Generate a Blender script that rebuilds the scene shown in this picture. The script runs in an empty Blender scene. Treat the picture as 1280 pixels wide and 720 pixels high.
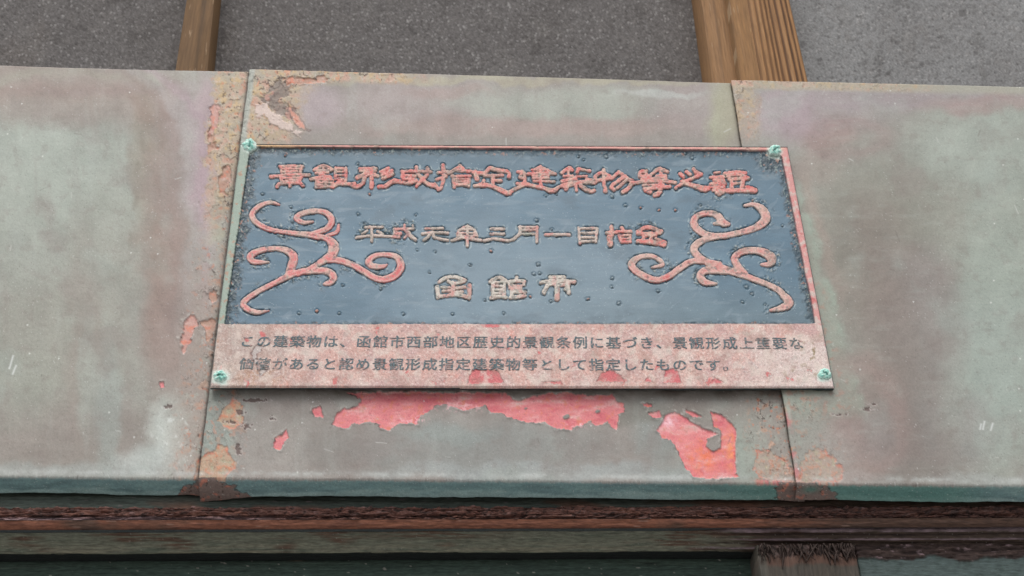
import bpy, math, random
import numpy as np
from mathutils import Matrix, Vector

random.seed(7)
S = bpy.context.scene
COL = S.collection
RNG = np.random.default_rng(11)

# ------------------------------------------------------------------ camera
F = 1778.0                                   # focal length in photo pixels (1280 wide)
_z = np.array([-85.0, 2210.0, -1778.0]); _z /= np.linalg.norm(_z)
_x = np.array([35860.0, -521.0, -1778.0]); _x -= _z * _x.dot(_z); _x /= np.linalg.norm(_x)
_y = np.cross(_z, _x)
RW = np.stack([_x, _y, _z])                  # rows: world axes seen from the camera
def ray(px, py):
    d = np.stack([(np.asarray(px, float) - 640) / F, (360 - np.asarray(py, float)) / F,
                  -np.ones(np.broadcast(px, py).shape)], -1)
    return d @ RW.T
_d0 = ray(652.0, 335.0)
CAM = -_d0 / np.linalg.norm(_d0) * 1.45
def at(px, py, Y=0.0):
    """a point of the photograph carried onto the upright plane at depth Y"""
    px, py = np.broadcast_arrays(np.asarray(px, float), np.asarray(py, float))
    d = ray(px, py)
    t = (Y - CAM[1]) / d[..., 1]
    return CAM + d * t[..., None]

cd = bpy.data.cameras.new("camera"); cam = bpy.data.objects.new("camera", cd); COL.objects.link(cam)
cd.sensor_width = 36; cd.lens = F / 1280 * 36; cd.clip_start = 0.02; cd.clip_end = 200
_m = Matrix([list(RW[i]) + [CAM[i]] for i in range(3)] + [[0, 0, 0, 1]])
cam.matrix_world = _m
cd.dof.use_dof = True; cd.dof.focus_distance = 1.40; cd.dof.aperture_fstop = 18
S.camera = cam

# ------------------------------------------------------------------ overcast daylight
SUN_EL, SUN_AZ = math.radians(58), math.radians(188)      # high, in front of the wall
w = bpy.data.worlds.new("World"); S.world = w; w.use_nodes = True
nt = w.node_tree
sky = nt.nodes.new('ShaderNodeTexSky'); sky.sky_type = 'NISHITA'; sky.sun_disc = False
sky.sun_elevation = SUN_EL; sky.sun_rotation = SUN_AZ; sky.dust_density = 4.0; sky.air_density = 0.8
sky.ozone_density = 1.0
hsv = nt.nodes.new('ShaderNodeHueSaturation'); hsv.inputs['Saturation'].default_value = 0.35
nt.links.new(sky.outputs[0], hsv.inputs['Color'])
bg = nt.nodes['Background']; bg.inputs[1].default_value = 0.11
nt.links.new(hsv.outputs[0], bg.inputs[0])
sd = bpy.data.lights.new("sun", 'SUN'); sun = bpy.data.objects.new("sun", sd); COL.objects.link(sun)
sd.energy = 1.2; sd.angle = math.radians(50); sd.color = (1.0, 0.97, 0.93)
_dir = Vector((math.sin(SUN_AZ) * math.cos(SUN_EL), math.cos(SUN_AZ) * math.cos(SUN_EL), math.sin(SUN_EL)))
sun.rotation_euler = _dir.to_track_quat('Z', 'Y').to_euler()
S.view_settings.view_transform = 'Standard'; S.view_settings.look = 'None'
S.view_settings.exposure = 0.43; S.view_settings.gamma = 1.0
S.view_settings.use_curve_mapping = False

# ------------------------------------------------------------------ helpers: noise and colour
_A = (RNG.random((512, 512)) * 2 * np.pi).astype(np.float32)
_GX, _GY = np.cos(_A), np.sin(_A)
def vnoise(x, y, seed=0):
    """gradient noise, about -1..1"""
    x = np.asarray(x, np.float32) + seed * 37.31; y = np.asarray(y, np.float32) + seed * 91.77
    xi = np.floor(x).astype(np.int32); yi = np.floor(y).astype(np.int32)
    fx = x - xi; fy = y - yi
    sx = fx * fx * fx * (fx * (fx * 6 - 15) + 10); sy = fy * fy * fy * (fy * (fy * 6 - 15) + 10)
    x0, x1, y0, y1 = xi & 511, (xi + 1) & 511, yi & 511, (yi + 1) & 511
    a = (_GX[y0, x0] * fx + _GY[y0, x0] * fy) * (1 - sx) + (_GX[y0, x1] * (fx - 1) + _GY[y0, x1] * fy) * sx
    b = (_GX[y1, x0] * fx + _GY[y1, x0] * (fy - 1)) * (1 - sx) + (_GX[y1, x1] * (fx - 1) + _GY[y1, x1] * (fy - 1)) * sx
    return (a * (1 - sy) + b * sy) * 1.5
def fbm(x, y, size, octv=4, seed=0, gain=0.55):
    """fractal noise around 0 (about -1..1); size = width of the largest lumps"""
    x = np.asarray(x, np.float32) / size; y = np.asarray(y, np.float32) / size
    c, s = 0.8, 0.6
    o = np.zeros(np.broadcast(x, y).shape, np.float32); amp, tot = 1.0, 0.0
    for k in range(octv):
        o += amp * vnoise(x, y, seed + k * 3); tot += amp
        x, y = (c * x - s * y) * 2.03, (s * x + c * y) * 2.03
        amp *= gain
    return o / tot * 1.6
def sst(a, b, x):
    t = np.clip((x - a) / (b - a), 0, 1); return t * t * (3 - 2 * t)
def lin(c):
    c = np.asarray(c, np.float64) / 255.0
    return np.where(c <= 0.04045, c / 12.92, ((c + 0.055) / 1.055) ** 2.4)
def mixc(C, color, m):
    m = np.clip(m, 0, 1)[..., None]
    C[...] = C * (1 - m) + lin(color) * m
def polysd(px, py, pts):
    """signed distance to a polygon, negative inside"""
    P = np.asarray(pts, float); n = len(P)
    x0, y0 = P.min(0) - 14; x1, y1 = P.max(0) + 14
    d = np.full(px.shape, 20.0)
    w_ = (px > x0) & (px < x1) & (py > y0) & (py < y1)
    if not w_.any(): return d
    x, y = px[w_], py[w_]
    best = np.full(x.shape, 1e9); ins = np.zeros(x.shape, bool)
    for i in range(n):
        ax, ay = P[i]; bx, by = P[(i + 1) % n]
        ex, ey = bx - ax, by - ay
        t = np.clip(((x - ax) * ex + (y - ay) * ey) / (ex * ex + ey * ey + 1e-9), 0, 1)
        best = np.minimum(best, (x - ax - t * ex) ** 2 + (y - ay - t * ey) ** 2)
        if ay != by:
            ins ^= ((ay > y) != (by > y)) & (x < (bx - ax) * (y - ay) / (by - ay) + ax)
    d[w_] = np.where(ins, -np.sqrt(best), np.sqrt(best))
    return d
def zp(org, sc, pts):
    return [(org[0] + p[0] / sc, org[1] + p[1] / sc) + tuple(q / sc for q in p[2:]) for p in pts]

# ------------------------------------------------------------------ helpers: objects
def obj(name, verts, faces, mat, parent=None, col=None, smooth=True):
    me = bpy.data.meshes.new(name)
    V = np.asarray(verts, np.float32).reshape(-1, 3)
    if isinstance(faces, np.ndarray):
        n, k = faces.shape
        me.vertices.add(len(V)); me.vertices.foreach_set('co', V.ravel())
        me.loops.add(n * k); me.loops.foreach_set('vertex_index', faces.astype(np.int32).ravel())
        me.polygons.add(n)
        me.polygons.foreach_set('loop_start', np.arange(0, n * k, k, dtype=np.int32))
        me.polygons.foreach_set('use_smooth', np.full(n, smooth))
        me.update(calc_edges=True)
    else:
        me.from_pydata([tuple(map(float, v)) for v in V], [], faces)
        me.polygons.foreach_set('use_smooth', [smooth] * len(me.polygons))
        me.update()
    if col is not None:
        a = me.color_attributes.new('paint', 'FLOAT_COLOR', 'POINT')
        c = np.ones((len(V), 4), np.float32); c[:, :col.shape[-1]] = col.reshape(-1, col.shape[-1])
        a.data.foreach_set('color', c.ravel())
    me.materials.append(mat)
    o = bpy.data.objects.new(name, me); COL.objects.link(o)
    if parent: o.parent = parent
    return o
def gridfaces(nr, nc, keep=None):
    i = np.arange(nr * nc).reshape(nr, nc)
    q = np.stack([i[:-1, :-1], i[1:, :-1], i[1:, 1:], i[:-1, 1:]], -1)
    if keep is not None: return q[keep]
    return q.reshape(-1, 4)
def compact(V, Fc, C):
    u, inv = np.unique(Fc, return_inverse=True)
    return V.reshape(-1, 3)[u], inv.reshape(Fc.shape), C.reshape(-1, C.shape[-1])[u]
def box(x0, x1, y0, y1, z0, z1):
    v = [(x, y, z) for x in (x0, x1) for y in (y0, y1) for z in (z0, z1)]
    f = [(0, 1, 3, 2), (4, 6, 7, 5), (0, 4, 5, 1), (2, 3, 7, 6), (0, 2, 6, 4), (1, 5, 7, 3)]
    return v, f
def empty(name, loc=(0, 0, 0)):
    o = bpy.data.objects.new(name, None); COL.objects.link(o); o.location = loc
    o.empty_display_size = 0.05
    return o
def tag(o, label=None, cat=None, group=None, kind=None):
    if label: o['label'] = label
    if cat: o['category'] = cat
    if group: o['group'] = group
    if kind: o['kind'] = kind
    return o

# ------------------------------------------------------------------ materials
def material(name, grain=0.25, grain_scale=900, bump=0.3, bump_scale=700, rough=0.65, metal=0.0, spec=0.4,
             color=None, stretch=None, rvar=0.15, worn=None, worn_at=.52):
    m = bpy.data.materials.new(name); m.use_nodes = True
    N, L = m.node_tree.nodes, m.node_tree.links
    b = N['Principled BSDF']
    tc = N.new('ShaderNodeTexCoord'); src = tc.outputs['Object']
    if stretch:
        mp = N.new('ShaderNodeMapping'); mp.inputs['Scale'].default_value = stretch
        L.new(src, mp.inputs[0]); src = mp.outputs[0]
    if color is None:
        at_ = N.new('ShaderNodeAttribute'); at_.attribute_name = 'paint'; base = at_.outputs['Color']
    else:
        rgb = N.new('ShaderNodeRGB'); rgb.outputs[0].default_value = tuple(lin(color)) + (1,); base = rgb.outputs[0]
    if worn:
        wn_ = N.new('ShaderNodeTexNoise'); wn_.inputs['Scale'].default_value = 260; wn_.inputs['Detail'].default_value = 4
        L.new(src, wn_.inputs['Vector'])
        rp = N.new('ShaderNodeMapRange'); rp.inputs['From Min'].default_value = worn_at; rp.inputs['From Max'].default_value = worn_at + .16
        rp.inputs['To Max'].default_value = .85
        L.new(wn_.outputs[0], rp.inputs['Value'])
        mw = N.new('ShaderNodeMix'); mw.data_type = 'RGBA'; L.new(rp.outputs[0], mw.inputs[0]); L.new(base, mw.inputs[6])
        mw.inputs[7].default_value = tuple(lin(worn)) + (1,); base = mw.outputs[2]
    n1 = N.new('ShaderNodeTexNoise'); n1.inputs['Scale'].default_value = grain_scale
    n1.inputs['Detail'].default_value = 3; n1.inputs['Roughness'].default_value = 0.7
    L.new(src, n1.inputs['Vector'])
    mr = N.new('ShaderNodeMapRange'); mr.inputs['From Min'].default_value = 0.25; mr.inputs['From Max'].default_value = 0.75
    mr.inputs['To Min'].default_value = 1 - grain; mr.inputs['To Max'].default_value = 1 + grain
    L.new(n1.outputs[0], mr.inputs['Value'])
    mx = N.new('ShaderNodeVectorMath'); mx.operation = 'SCALE'
    L.new(base, mx.inputs[0]); L.new(mr.outputs[0], mx.inputs['Scale'])
    L.new(mx.outputs[0], b.inputs['Base Color'])
    n2 = N.new('ShaderNodeTexNoise'); n2.inputs['Scale'].default_value = bump_scale; n2.inputs['Detail'].default_value = 4
    L.new(src, n2.inputs['Vector'])
    bp = N.new('ShaderNodeBump'); bp.inputs['Strength'].default_value = bump; bp.inputs['Distance'].default_value = 0.001
    L.new(n2.outputs[0], bp.inputs['Height']); L.new(bp.outputs[0], b.inputs['Normal'])
    rr = N.new('ShaderNodeMapRange'); rr.inputs['To Min'].default_value = rough - rvar; rr.inputs['To Max'].default_value = rough + rvar
    n3 = N.new('ShaderNodeTexNoise'); n3.inputs['Scale'].default_value = 40; n3.inputs['Detail'].default_value = 5
    L.new(src, n3.inputs['Vector']); L.new(n3.outputs[0], rr.inputs['Value']); L.new(rr.outputs[0], b.inputs['Roughness'])
    b.inputs['Metallic'].default_value = metal
    b.inputs['Specular IOR Level'].default_value = spec
    return m
M_SHEET = material('weathered_painted_metal', grain=0.10, grain_scale=1100, bump=0.10, bump_scale=500, rough=0.55, spec=0.35)
M_HEM = material('teal_painted_metal', grain=0.2, grain_scale=500, bump=0.2, bump_scale=300, rough=0.5, spec=0.4)
M_PLATE = material('worn_bronze_plate', grain=0.25, grain_scale=1100, bump=0.35, bump_scale=900, rough=0.7, spec=0.3)
M_BLUE = material('dark_blue_patina', grain=0.10, grain_scale=900, bump=0.08, bump_scale=500, rough=0.48, spec=0.4)
M_LETTER = material('flaked_red_paint', grain=0.14, grain_scale=1200, bump=0.2, bump_scale=900, rough=0.65, spec=0.3)
M_INK = material('slate_letter_fill', grain=0.5, grain_scale=900, bump=0.2, rough=0.6, color=(84, 102, 108), worn=(196, 158, 152))
M_INK_WORN = material('faded_letter_fill', grain=0.4, grain_scale=900, bump=0.2, rough=0.6, color=(92, 104, 107), worn=(202, 166, 158), worn_at=.49)
M_EDGE = material('dark_bronze_edge', grain=0.4, grain_scale=300, bump=0.4, rough=0.6, color=(62, 76, 78))
M_RIVET = material('verdigris', grain=0.25, grain_scale=900, bump=0.5, bump_scale=700, rough=0.7)
M_WOOD = material('weathered_wood', grain=0.3, grain_scale=400, bump=0.5, bump_scale=300, rough=0.75, stretch=(1, 1, 0.06), spec=0.25)
M_BEAM = material('old_painted_wood', grain=0.5, grain_scale=550, bump=0.8, bump_scale=480, rough=0.68, stretch=(0.2, 1, 1), spec=0.3)
M_STUCCO = material('pebbled_render', grain=0.3, grain_scale=420, bump=0.25, bump_scale=500, rough=0.9, spec=0.2)
M_GROUND = material('street_paving', grain=0.15, grain_scale=6, bump=0.3, bump_scale=60, rough=0.85, color=(150, 148, 145))

# ------------------------------------------------------------------ the setting below: the street that throws light back up
GZ = -2.45
v = [(-30, -40, GZ), (30, -40, GZ), (30, 20, GZ), (-30, 20, GZ)]
tag(obj('street_paving', v, [(0, 1, 2, 3)], M_GROUND), kind='structure')

# ------------------------------------------------------------------ wall behind: pebbled render between timbers
def surface(name, x0, x1, y0, y1, step, Y, fn, mat, parent=None):
    nx = int((x1 - x0) / step) + 1; ny = int((y1 - y0) / step) + 1
    px, py = np.meshgrid(np.linspace(x0, x1, nx), np.linspace(y0, y1, ny))
    h, C = fn(px, py)
    V = at(px, py, Y); V[..., 1] -= h
    return obj(name, V, gridfaces(ny, nx), mat, parent, C)
WY = 0.20
def stucco(px, py):
    n = fbm(px, py, 4.2, 3, 3); b = fbm(px, py, 120, 4, 9); f = fbm(px, py, 2.2, 2, 21)
    C = np.empty(px.shape + (3,)); C[...] = lin((101, 98, 97))
    mixc(C, (140, 141, 141), sst(930, 1010, px) * (0.75 + 0.25 * b))
    mixc(C, (106, 99, 94), sst(0.1, 0.9, b) * 0.4 * (px < 300))
    mixc(C, (84, 80, 78), sst(0., .8, -b) * .4 * (px < 940))
    bl = fbm(px, py, 42, 4, 37); mixc(C, (122, 119, 116), sst(.2, .8, bl) * .3); mixc(C, (70, 67, 65), sst(.3, .8, -bl) * .35)
    mixc(C, (134, 132, 130), sst(0.15, 0.85, n) * 0.45)
    mixc(C, (72, 69, 67), sst(0.1, 0.8, -n) * 0.5)
    mixc(C, (112, 108, 105), sst(0, .8, fbm(px, py, 14, 4, 35)) * .3); mixc(C, (78, 74, 72), sst(0, .8, -fbm(px, py, 14, 4, 35)) * .3)
    mixc(C, (176, 176, 176), sst(0.62, 0.95, f) * 0.4)
    mixc(C, (74, 71, 70), sst(0.62, 0.8, fbm(px, py, 30, 3, 33)) * 0.5)
    C *= (1 + .10 * RNG.standard_normal(px.shape).clip(-2, 2))[..., None]
    peb = (RNG.random(px.shape) > .993) * 1.0; peb = np.maximum(peb, np.maximum(np.roll(peb, 1, 0), np.roll(peb, 1, 1)) * .8)
    mixc(C, (178, 176, 174), peb * .45); dk = (RNG.random(px.shape) > .994) * 1.0; dk = np.maximum(dk, np.roll(dk, 1, 1)); mixc(C, (50, 48, 47), dk * .5)
    return n * 0.0006 + f * 0.0002, C
stw = surface('rendered_wall', -260, 1540, -160, 190, 1.25, WY, stucco, M_STUCCO)
tag(stw, 'dark grey pebbled render wall seen above the metal sheets', 'wall')

def timber(name, label, tl, tr, br_, bl_, Yf, colf, group=None):
    """upright timber whose front face is the traced quad (photo px) at depth Yf, running back to the wall"""
    ny, nx = 420, max(24, int((tr[0] - tl[0]) * 1.6))
    u, v_ = np.meshgrid(np.linspace(0, 1, nx), np.linspace(-0.9, 1.5, ny))
    px = (tl[0] + (bl_[0] - tl[0]) * v_) * (1 - u) + (tr[0] + (br_[0] - tr[0]) * v_) * u
    py = (tl[1] + (bl_[1] - tl[1]) * v_) * (1 - u) + (tr[1] + (br_[1] - tr[1]) * v_) * u
    h, C = colf(u * (tr[0] - tl[0]), v_ * 100)
    V = at(px, py, Yf); V[..., 1] -= h
    # rounded arrises and the two side faces back to the wall
    Lb = V[:, :1].copy(); Lb[..., 1] = WY + 0.01
    Rb = V[:, -1:].copy(); Rb[..., 1] = WY + 0.01
    Vn = np.concatenate([Lb, V, Rb], 1); Cn = np.concatenate([C[:, :1], C, C[:, -1:]], 1)
    o = obj(name, Vn, gridfaces(ny, nx + 2), M_WOOD, None, Cn)
    return tag(o, label, 'timber', group)
def grain_plain(base, dark, lightc, seed):
    def f(x, y):
        g = fbm(x, y * 0.02, 9, 4, seed); g2 = fbm(x, y * 0.03, 3, 3, seed + 5)
        C = np.empty(x.shape + (3,)); C[...] = lin(base)
        mixc(C, dark, sst(0.0, 0.8, g) * 0.6); mixc(C, lightc, sst(0.1, 0.9, -g) * 0.5)
        mixc(C, dark, sst(0.4, 0.9, g2) * 0.5)
        mixc(C, (175, 150, 120), sst(0.75, 0.95, fbm(x, y * 0.1, 2.5, 2, seed + 9)) * 0.5)
        return g * 0.0004 + g2 * 0.0003, C
    return f
def grain_deep(x, y):
    ph = x / 6.6 + 0.55 * fbm(x, y * 0.008, 26, 3, 4)
    r = 0.5 + 0.5 * np.cos(ph * 2 * np.pi); r = r ** 0.8
    C = np.empty(x.shape + (3,)); C[...] = lin((152, 114, 76))
    mixc(C, (82, 56, 38), sst(0.35, 0.8, 1 - r) * (.55 + .4 * sst(20, 60, x)))
    mixc(C, (190, 150, 105), sst(0.2, 0.9, fbm(x, y * 0.05, 4, 3, 8)) * 0.4)
    mixc(C, (120, 84, 54), sst(0.1, 0.8, fbm(x, y * 0.02, 30, 3, 18)) * 0.4)
    return r * 0.0022, C
TY = 0.15
tag_group = None
timber('timber_batten', 'narrow weathered brown timber upright crossing the wall above the left sheet',
       (235, -10), (269, -10), (259, 90), (219, 90), TY, grain_plain((108, 82, 54), (74, 58, 42), (128, 98, 66), 2))
timber('timber_batten', 'smooth tan timber board set against the left side of the ridged post',
       (875, -10), (908, -10), (924, 104), (891, 104), TY - 0.004, grain_plain((140, 106, 72), (108, 82, 58), (158, 122, 86), 12))
timber('timber_post', 'thick brown timber post with deeply ridged grain beside the smooth tan board',
       (909.5, -10), (984, -10), (1010, 104), (925.5, 104), TY - 0.02,
       lambda x, y: (lambda a, b: (np.where(x < 22, b[0], a[0]), np.where((x < 22)[..., None], b[1], a[1])))
       (grain_deep(x, y), grain_plain((142, 106, 68), (110, 82, 54), (160, 122, 80), 31)(x, y)))

# ------------------------------------------------------------------ the three overlapping sheets
def ypl(x, a, b): return a[1] + (b[1] - a[1]) * (x - a[0]) / (b[0] - a[0])
def xseam_l(y): return 312 - 0.126 * (y - 88)
def xseam_r(y): return 915 + 0.163 * (y - 103)

PATCH_A = zp((400, 480), 3.2, [(110, 34), (350, 30), (600, 36), (740, 40), (760, 60), (795, 75), (830, 55), (920, 40),
  (1000, 38), (1110, 48), (1170, 38), (1190, 70), (1215, 75), (1218, 110), (1195, 120), (1185, 178), (1150, 150),
  (1110, 165), (1080, 150), (1050, 160), (1000, 180), (940, 178), (900, 155), (840, 155), (780, 140), (730, 120),
  (680, 110), (660, 85), (610, 100), (580, 108), (520, 85), (470, 75), (450, 100), (405, 125), (390, 160), (330, 150),
  (300, 165), (270, 185), (235, 170), (240, 160), (190, 150), (140, 155), (100, 175), (45, 165), (60, 130), (90, 100),
  (150, 90), (170, 60)])
PATCH_B = zp((780, 490), 4.571, [(240, 125), (290, 110), (340, 135), (380, 165), (450, 205), (535, 238), (475, 260),
  (470, 310), (515, 345), (552, 315), (558, 238), (545, 205), (515, 195), (497, 115), (560, 125), (600, 165), (645, 215),
  (635, 300), (640, 460), (655, 480), (560, 490), (480, 495), (400, 480), (350, 430), (310, 340), (270, 270), (225, 260),
  (190, 215), (215, 180)])
SMALL_RED = [zp((780, 490), 4.571, p) for p in (
    [(140, 122), (170, 110), (205, 108), (212, 140), (170, 146)], [(345, 100), (390, 108), (440, 138), (400, 138), (360, 118)],
    [(105, 62), (158, 70), (155, 82), (120, 80)])] + [zp((200, 460), 4, p) for p in (
    [(575, 348), (610, 330), (632, 305), (642, 345), (615, 372), (600, 408), (568, 392)],
    [(762, 205), (800, 192), (816, 245), (770, 243)], [(0, 70), (14, 70), (18, 92), (2, 96)])]
OCHRE = [zp((200, 460), 4, p) for p in (
    [(300, 230), (340, 180), (365, 150), (395, 160), (422, 190), (400, 220), (410, 270), (370, 302), (320, 290), (290, 262)],
    [(172, 545), (185, 470), (240, 420), (278, 412), (290, 380), (332, 395), (345, 430), (387, 470), (370, 500), (330, 545), (250, 560), (180, 556)])] + [
    zp((780, 490), 4.571, p) for p in (
    [(1010, 380), (1050, 350), (1100, 310), (1150, 325), (1210, 380), (1245, 430), (1248, 500), (1120, 525), (1010, 520), (1000, 450)],
    [(755, 330), (800, 320), (860, 350), (940, 400), (1000, 500), (900, 515), (760, 500), (745, 420)])]
RUSTFLAKES = [[(263, 132), (274, 128), (276, 140), (268, 160), (262, 168)], [(262, 172), (267, 168), (268, 185), (263, 190), (260, 182)],
    [(229, 400), (243, 393), (246, 408), (237, 428), (229, 440), (226, 425)], [(262, 365), (270, 362), (270, 376), (262, 382)],
    [(253, 404), (266, 396), (270, 408), (258, 428)], [(276, 212), (287, 206), (289, 224), (282, 244), (275, 240)],
    [(350, 97), (372, 96), (412, 97), (400, 104), (360, 104)]]

def sheet_paint(px, py, which):
    """albedo and relief of the old painted metal; px, py locate the point on the sheet"""
    wx = px + 10 * fbm(px, py, 60, 4, 41); wy = py + 10 * fbm(px, py, 60, 4, 47)
    C = np.empty(px.shape + (3,)); h = np.zeros(px.shape)
    def blob(cx, cy, rx, ry, col, a, soft=1.0):
        r = np.sqrt(((wx - cx) / rx) ** 2 + ((wy - cy) / ry) ** 2)
        mixc(C, col, a * (1 - sst(0.45 * (2 - soft), 1.25, r)))
    big = fbm(px, py, 150, 5, 51); mid = fbm(px, py, 34, 5, 53); fine = fbm(px, py, 5, 3, 57)
    strk = fbm(px, py * 0.16, 22, 4, 59)
    if which == 'left':
        C[...] = lin((156, 154, 148))
        for b in [(60, 215, 150, 110, (168, 174, 167), .85), (10, 330, 120, 120, (160, 163, 156), .6),
                  (110, 128, 170, 34, (157, 143, 138), .65), (40, 98, 260, 12, (170, 172, 160), .6), (90, 108, 120, 12, (162, 150, 152), .5),
                  (176, 190, 16, 120, (146, 138, 126), .6), (140, 300, 60, 90, (160, 160, 152), .5), (212, 240, 22, 170, (150, 136, 132), .7),
                  (235, 170, 26, 90, (164, 156, 156), .7), (258, 190, 17, 110, (172, 152, 158), .85), (248, 250, 14, 60, (164, 142, 150), .6),
                  (60, 440, 110, 90, (152, 150, 142), .7), (60, 545, 190, 52, (143, 133, 128), .75), (20, 480, 60, 60, (158, 160, 152), .5),
                  (105, 430, 26, 160, (146, 136, 130), .5), (135, 520, 18, 110, (156, 162, 158), .6), (210, 400, 34, 110, (152, 132, 127), .75),
                  (200, 300, 40, 60, (152, 138, 130), .5), (214, 540, 30, 52, (196, 200, 196), .8), (190, 580, 60, 22, (190, 194, 192), .7),
                  (240, 440, 22, 120, (152, 143, 141), .6), (110, 470, 14, 80, (158, 164, 158), .5), (30, 590, 220, 12, (165, 168, 166), .6)]: blob(*b)
    elif which == 'right':
        C[...] = lin((149, 147, 141))
        for b in [(1240, 190, 120, 70, (166, 172, 165), .8), (1250, 430, 70, 170, (162, 171, 165), .75), (1260, 300, 90, 90, (160, 166, 158), .6),
                  (1110, 118, 240, 20, (158, 146, 150), .7), (1230, 132, 80, 14, (162, 142, 140), .7), (1030, 165, 50, 26, (152, 132, 128), .8),
                  (985, 145, 44, 36, (170, 154, 160), .85), (1020, 210, 40, 30, (152, 136, 130), .5), (1090, 280, 90, 90, (138, 138, 130), .8),
                  (1150, 260, 70, 60, (144, 144, 136), .6), (1120, 360, 70, 60, (146, 137, 134), .7), (1150, 420, 60, 110, (148, 142, 140), .7),
                  (1060, 360, 40, 60, (142, 138, 130), .6), (1075, 540, 46, 60, (152, 133, 130), .85), (1040, 570, 40, 40, (166, 160, 156), .6),
                  (1130, 540, 50, 60, (150, 150, 150), .7), (1190, 540, 60, 60, (148, 144, 142), .6), (1180, 600, 200, 10, (168, 170, 168), .6),
                  (1190, 480, 20, 100, (156, 160, 154), .4)]: blob(*b)
        # pale band that hugs the plaque's right side, with a greenish rim
        e = px - (1000 + (py - 250) * 0.30 + 6 * mid)
        band = sst(210, 260, py) * (1 - sst(505, 530, py))
        mixc(C, (156, 160, 150), band * (1 - sst(-6, 8, e + 4 * mid)) * .7)
        mixc(C, (158, 176, 164), band * np.exp(-((e - 2 - 3 * fine) / 6) ** 2) * .5 * sst(-.6, .5, mid))
        mixc(C, (172, 140, 128), band * sst(0.1, .6, fbm(px, py, 9, 4, 61)) * (1 - sst(-14, -4, e)) * .7)
        mixc(C, (160, 146, 138), sst(205, 240, py) * (1 - sst(330, 420, py)) * np.exp(-((e - 14) / 8) ** 2) * .6)
    else:
        C[...] = lin((150, 143, 139))
        for b in [(520, 130, 110, 30, (166, 154, 154), .7), (720, 128, 190, 24, (163, 166, 159), .8), (650, 158, 240, 16, (164, 146, 142), .7),
                  (400, 130, 36, 34, (174, 160, 164), .8), (860, 130, 60, 40, (162, 150, 150), .6), (905, 140, 22, 50, (166, 166, 146), .8),
                  (820, 118, 60, 6, (190, 192, 190), .6), (640, 100, 300, 6, (172, 166, 148), .7), (560, 116, 60, 8, (160, 140, 136), .5),
                  (270, 540, 26, 70, (150, 160, 154), .7), (340, 560, 60, 40, (156, 150, 146), .7), (430, 560, 60, 40, (138, 132, 128), .7),
                  (600, 560, 180, 38, (140, 141, 139), .8), (700, 590, 260, 12, (158, 162, 162), .7), (560, 545, 60, 16, (146, 152, 150), .6),
                  (820, 540, 30, 50, (140, 146, 144), .7), (800, 512, 80, 22, (126, 123, 117), .8), (900, 510, 80, 22, (140, 134, 128), .6),
                  (935, 560, 24, 50, (160, 168, 160), .8), (960, 530, 34, 60, (152, 146, 140), .7), (420, 510, 160, 14, (138, 130, 126), .6)]: blob(*b)
    if which == 'left':
        # the drying rings: greenish heart, mauve ring, lilac rim
        q = np.hypot(np.maximum(wx - 150, 0) / 1.0, 0) + np.maximum(150 - wy, 0) * 1.1
        q2 = q + 5 * mid
        for (c0, w0, col, a) in ((44, 16, (142, 122, 114), .6), (72, 13, (146, 127, 122), .6), (88, 9, (168, 160, 160), .5), (108, 8, (168, 148, 155), .6)):
            mixc(C, col, np.exp(-((q2 - c0) / w0) ** 2) * a * (1 - sst(330, 520, py + 60 * mid)) * sst(-.9, .2, big + .6))
        mixc(C, (120, 108, 98), np.exp(-((px - 178 + (py - 170) * .12 - 4 * mid) / 3.5) ** 2) * sst(150, 175, py) * (1 - sst(230, 400, py)) * sst(-.5, .4, fbm(px, py, 14, 4, 55)) * .4)
    if which == 'right':
        dg = wx - (1060 + (wy - 230) * .17)
        mixc(C, (132, 120, 114), np.exp(-((dg - 20) / 46) ** 2) * sst(200, 280, py) * .65)
        mixc(C, (166, 150, 156), np.exp(-((wy - 150 - (wx - 980) * -.10) / 22) ** 2) * (1 - sst(1060, 1180, px)) * .4)
        mixc(C, (150, 130, 128), np.exp(-(np.hypot((wx - 1058) / 46, (wy - 172) / 24) - 1) ** 2 / .08) * .45)
        mixc(C, (152, 130, 126), np.exp(-(np.hypot((wx - 1060) / 62, (wy - 530) / 74) - 1) ** 2 / .05) * .5 * (px > 1040))
    lum = C.mean(-1, keepdims=True); C[...] = lum + 1.18 * (C - lum)
    C *= (.96 + 0.11 * big + 0.09 * mid + 0.03 * fine)[..., None]
    ks = .2 if which == 'right' else .55
    mixc(C, (134, 120, 116), sst(0.1, 0.9, strk) * 0.36 * ks); mixc(C, (176, 180, 176), sst(0.2, 0.9, -strk) * 0.24 * ks)
    hz = fbm(px * .18, py, 9, 4, 63)
    kh = .14 if which == 'right' else .05
    mixc(C, (170, 174, 168), sst(.1, .8, hz) * kh); mixc(C, (128, 120, 114), sst(.1, .8, -hz) * kh)
    C *= np.array([.965, 1.0, .98])
    mixc(C, (128, 115, 110), sst(0.1, 0.7, fbm(px, py, 80, 5, 67)) * 0.34); mixc(C, (124, 112, 106), sst(.15, .7, fbm(px, py, 16, 5, 65)) * .22)
    mixc(C, (160, 172, 164), sst(0.25, 0.8, fbm(px, py, 95, 5, 69)) * 0.28)
    h += 0.00025 * mid + 0.00006 * fine

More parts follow.
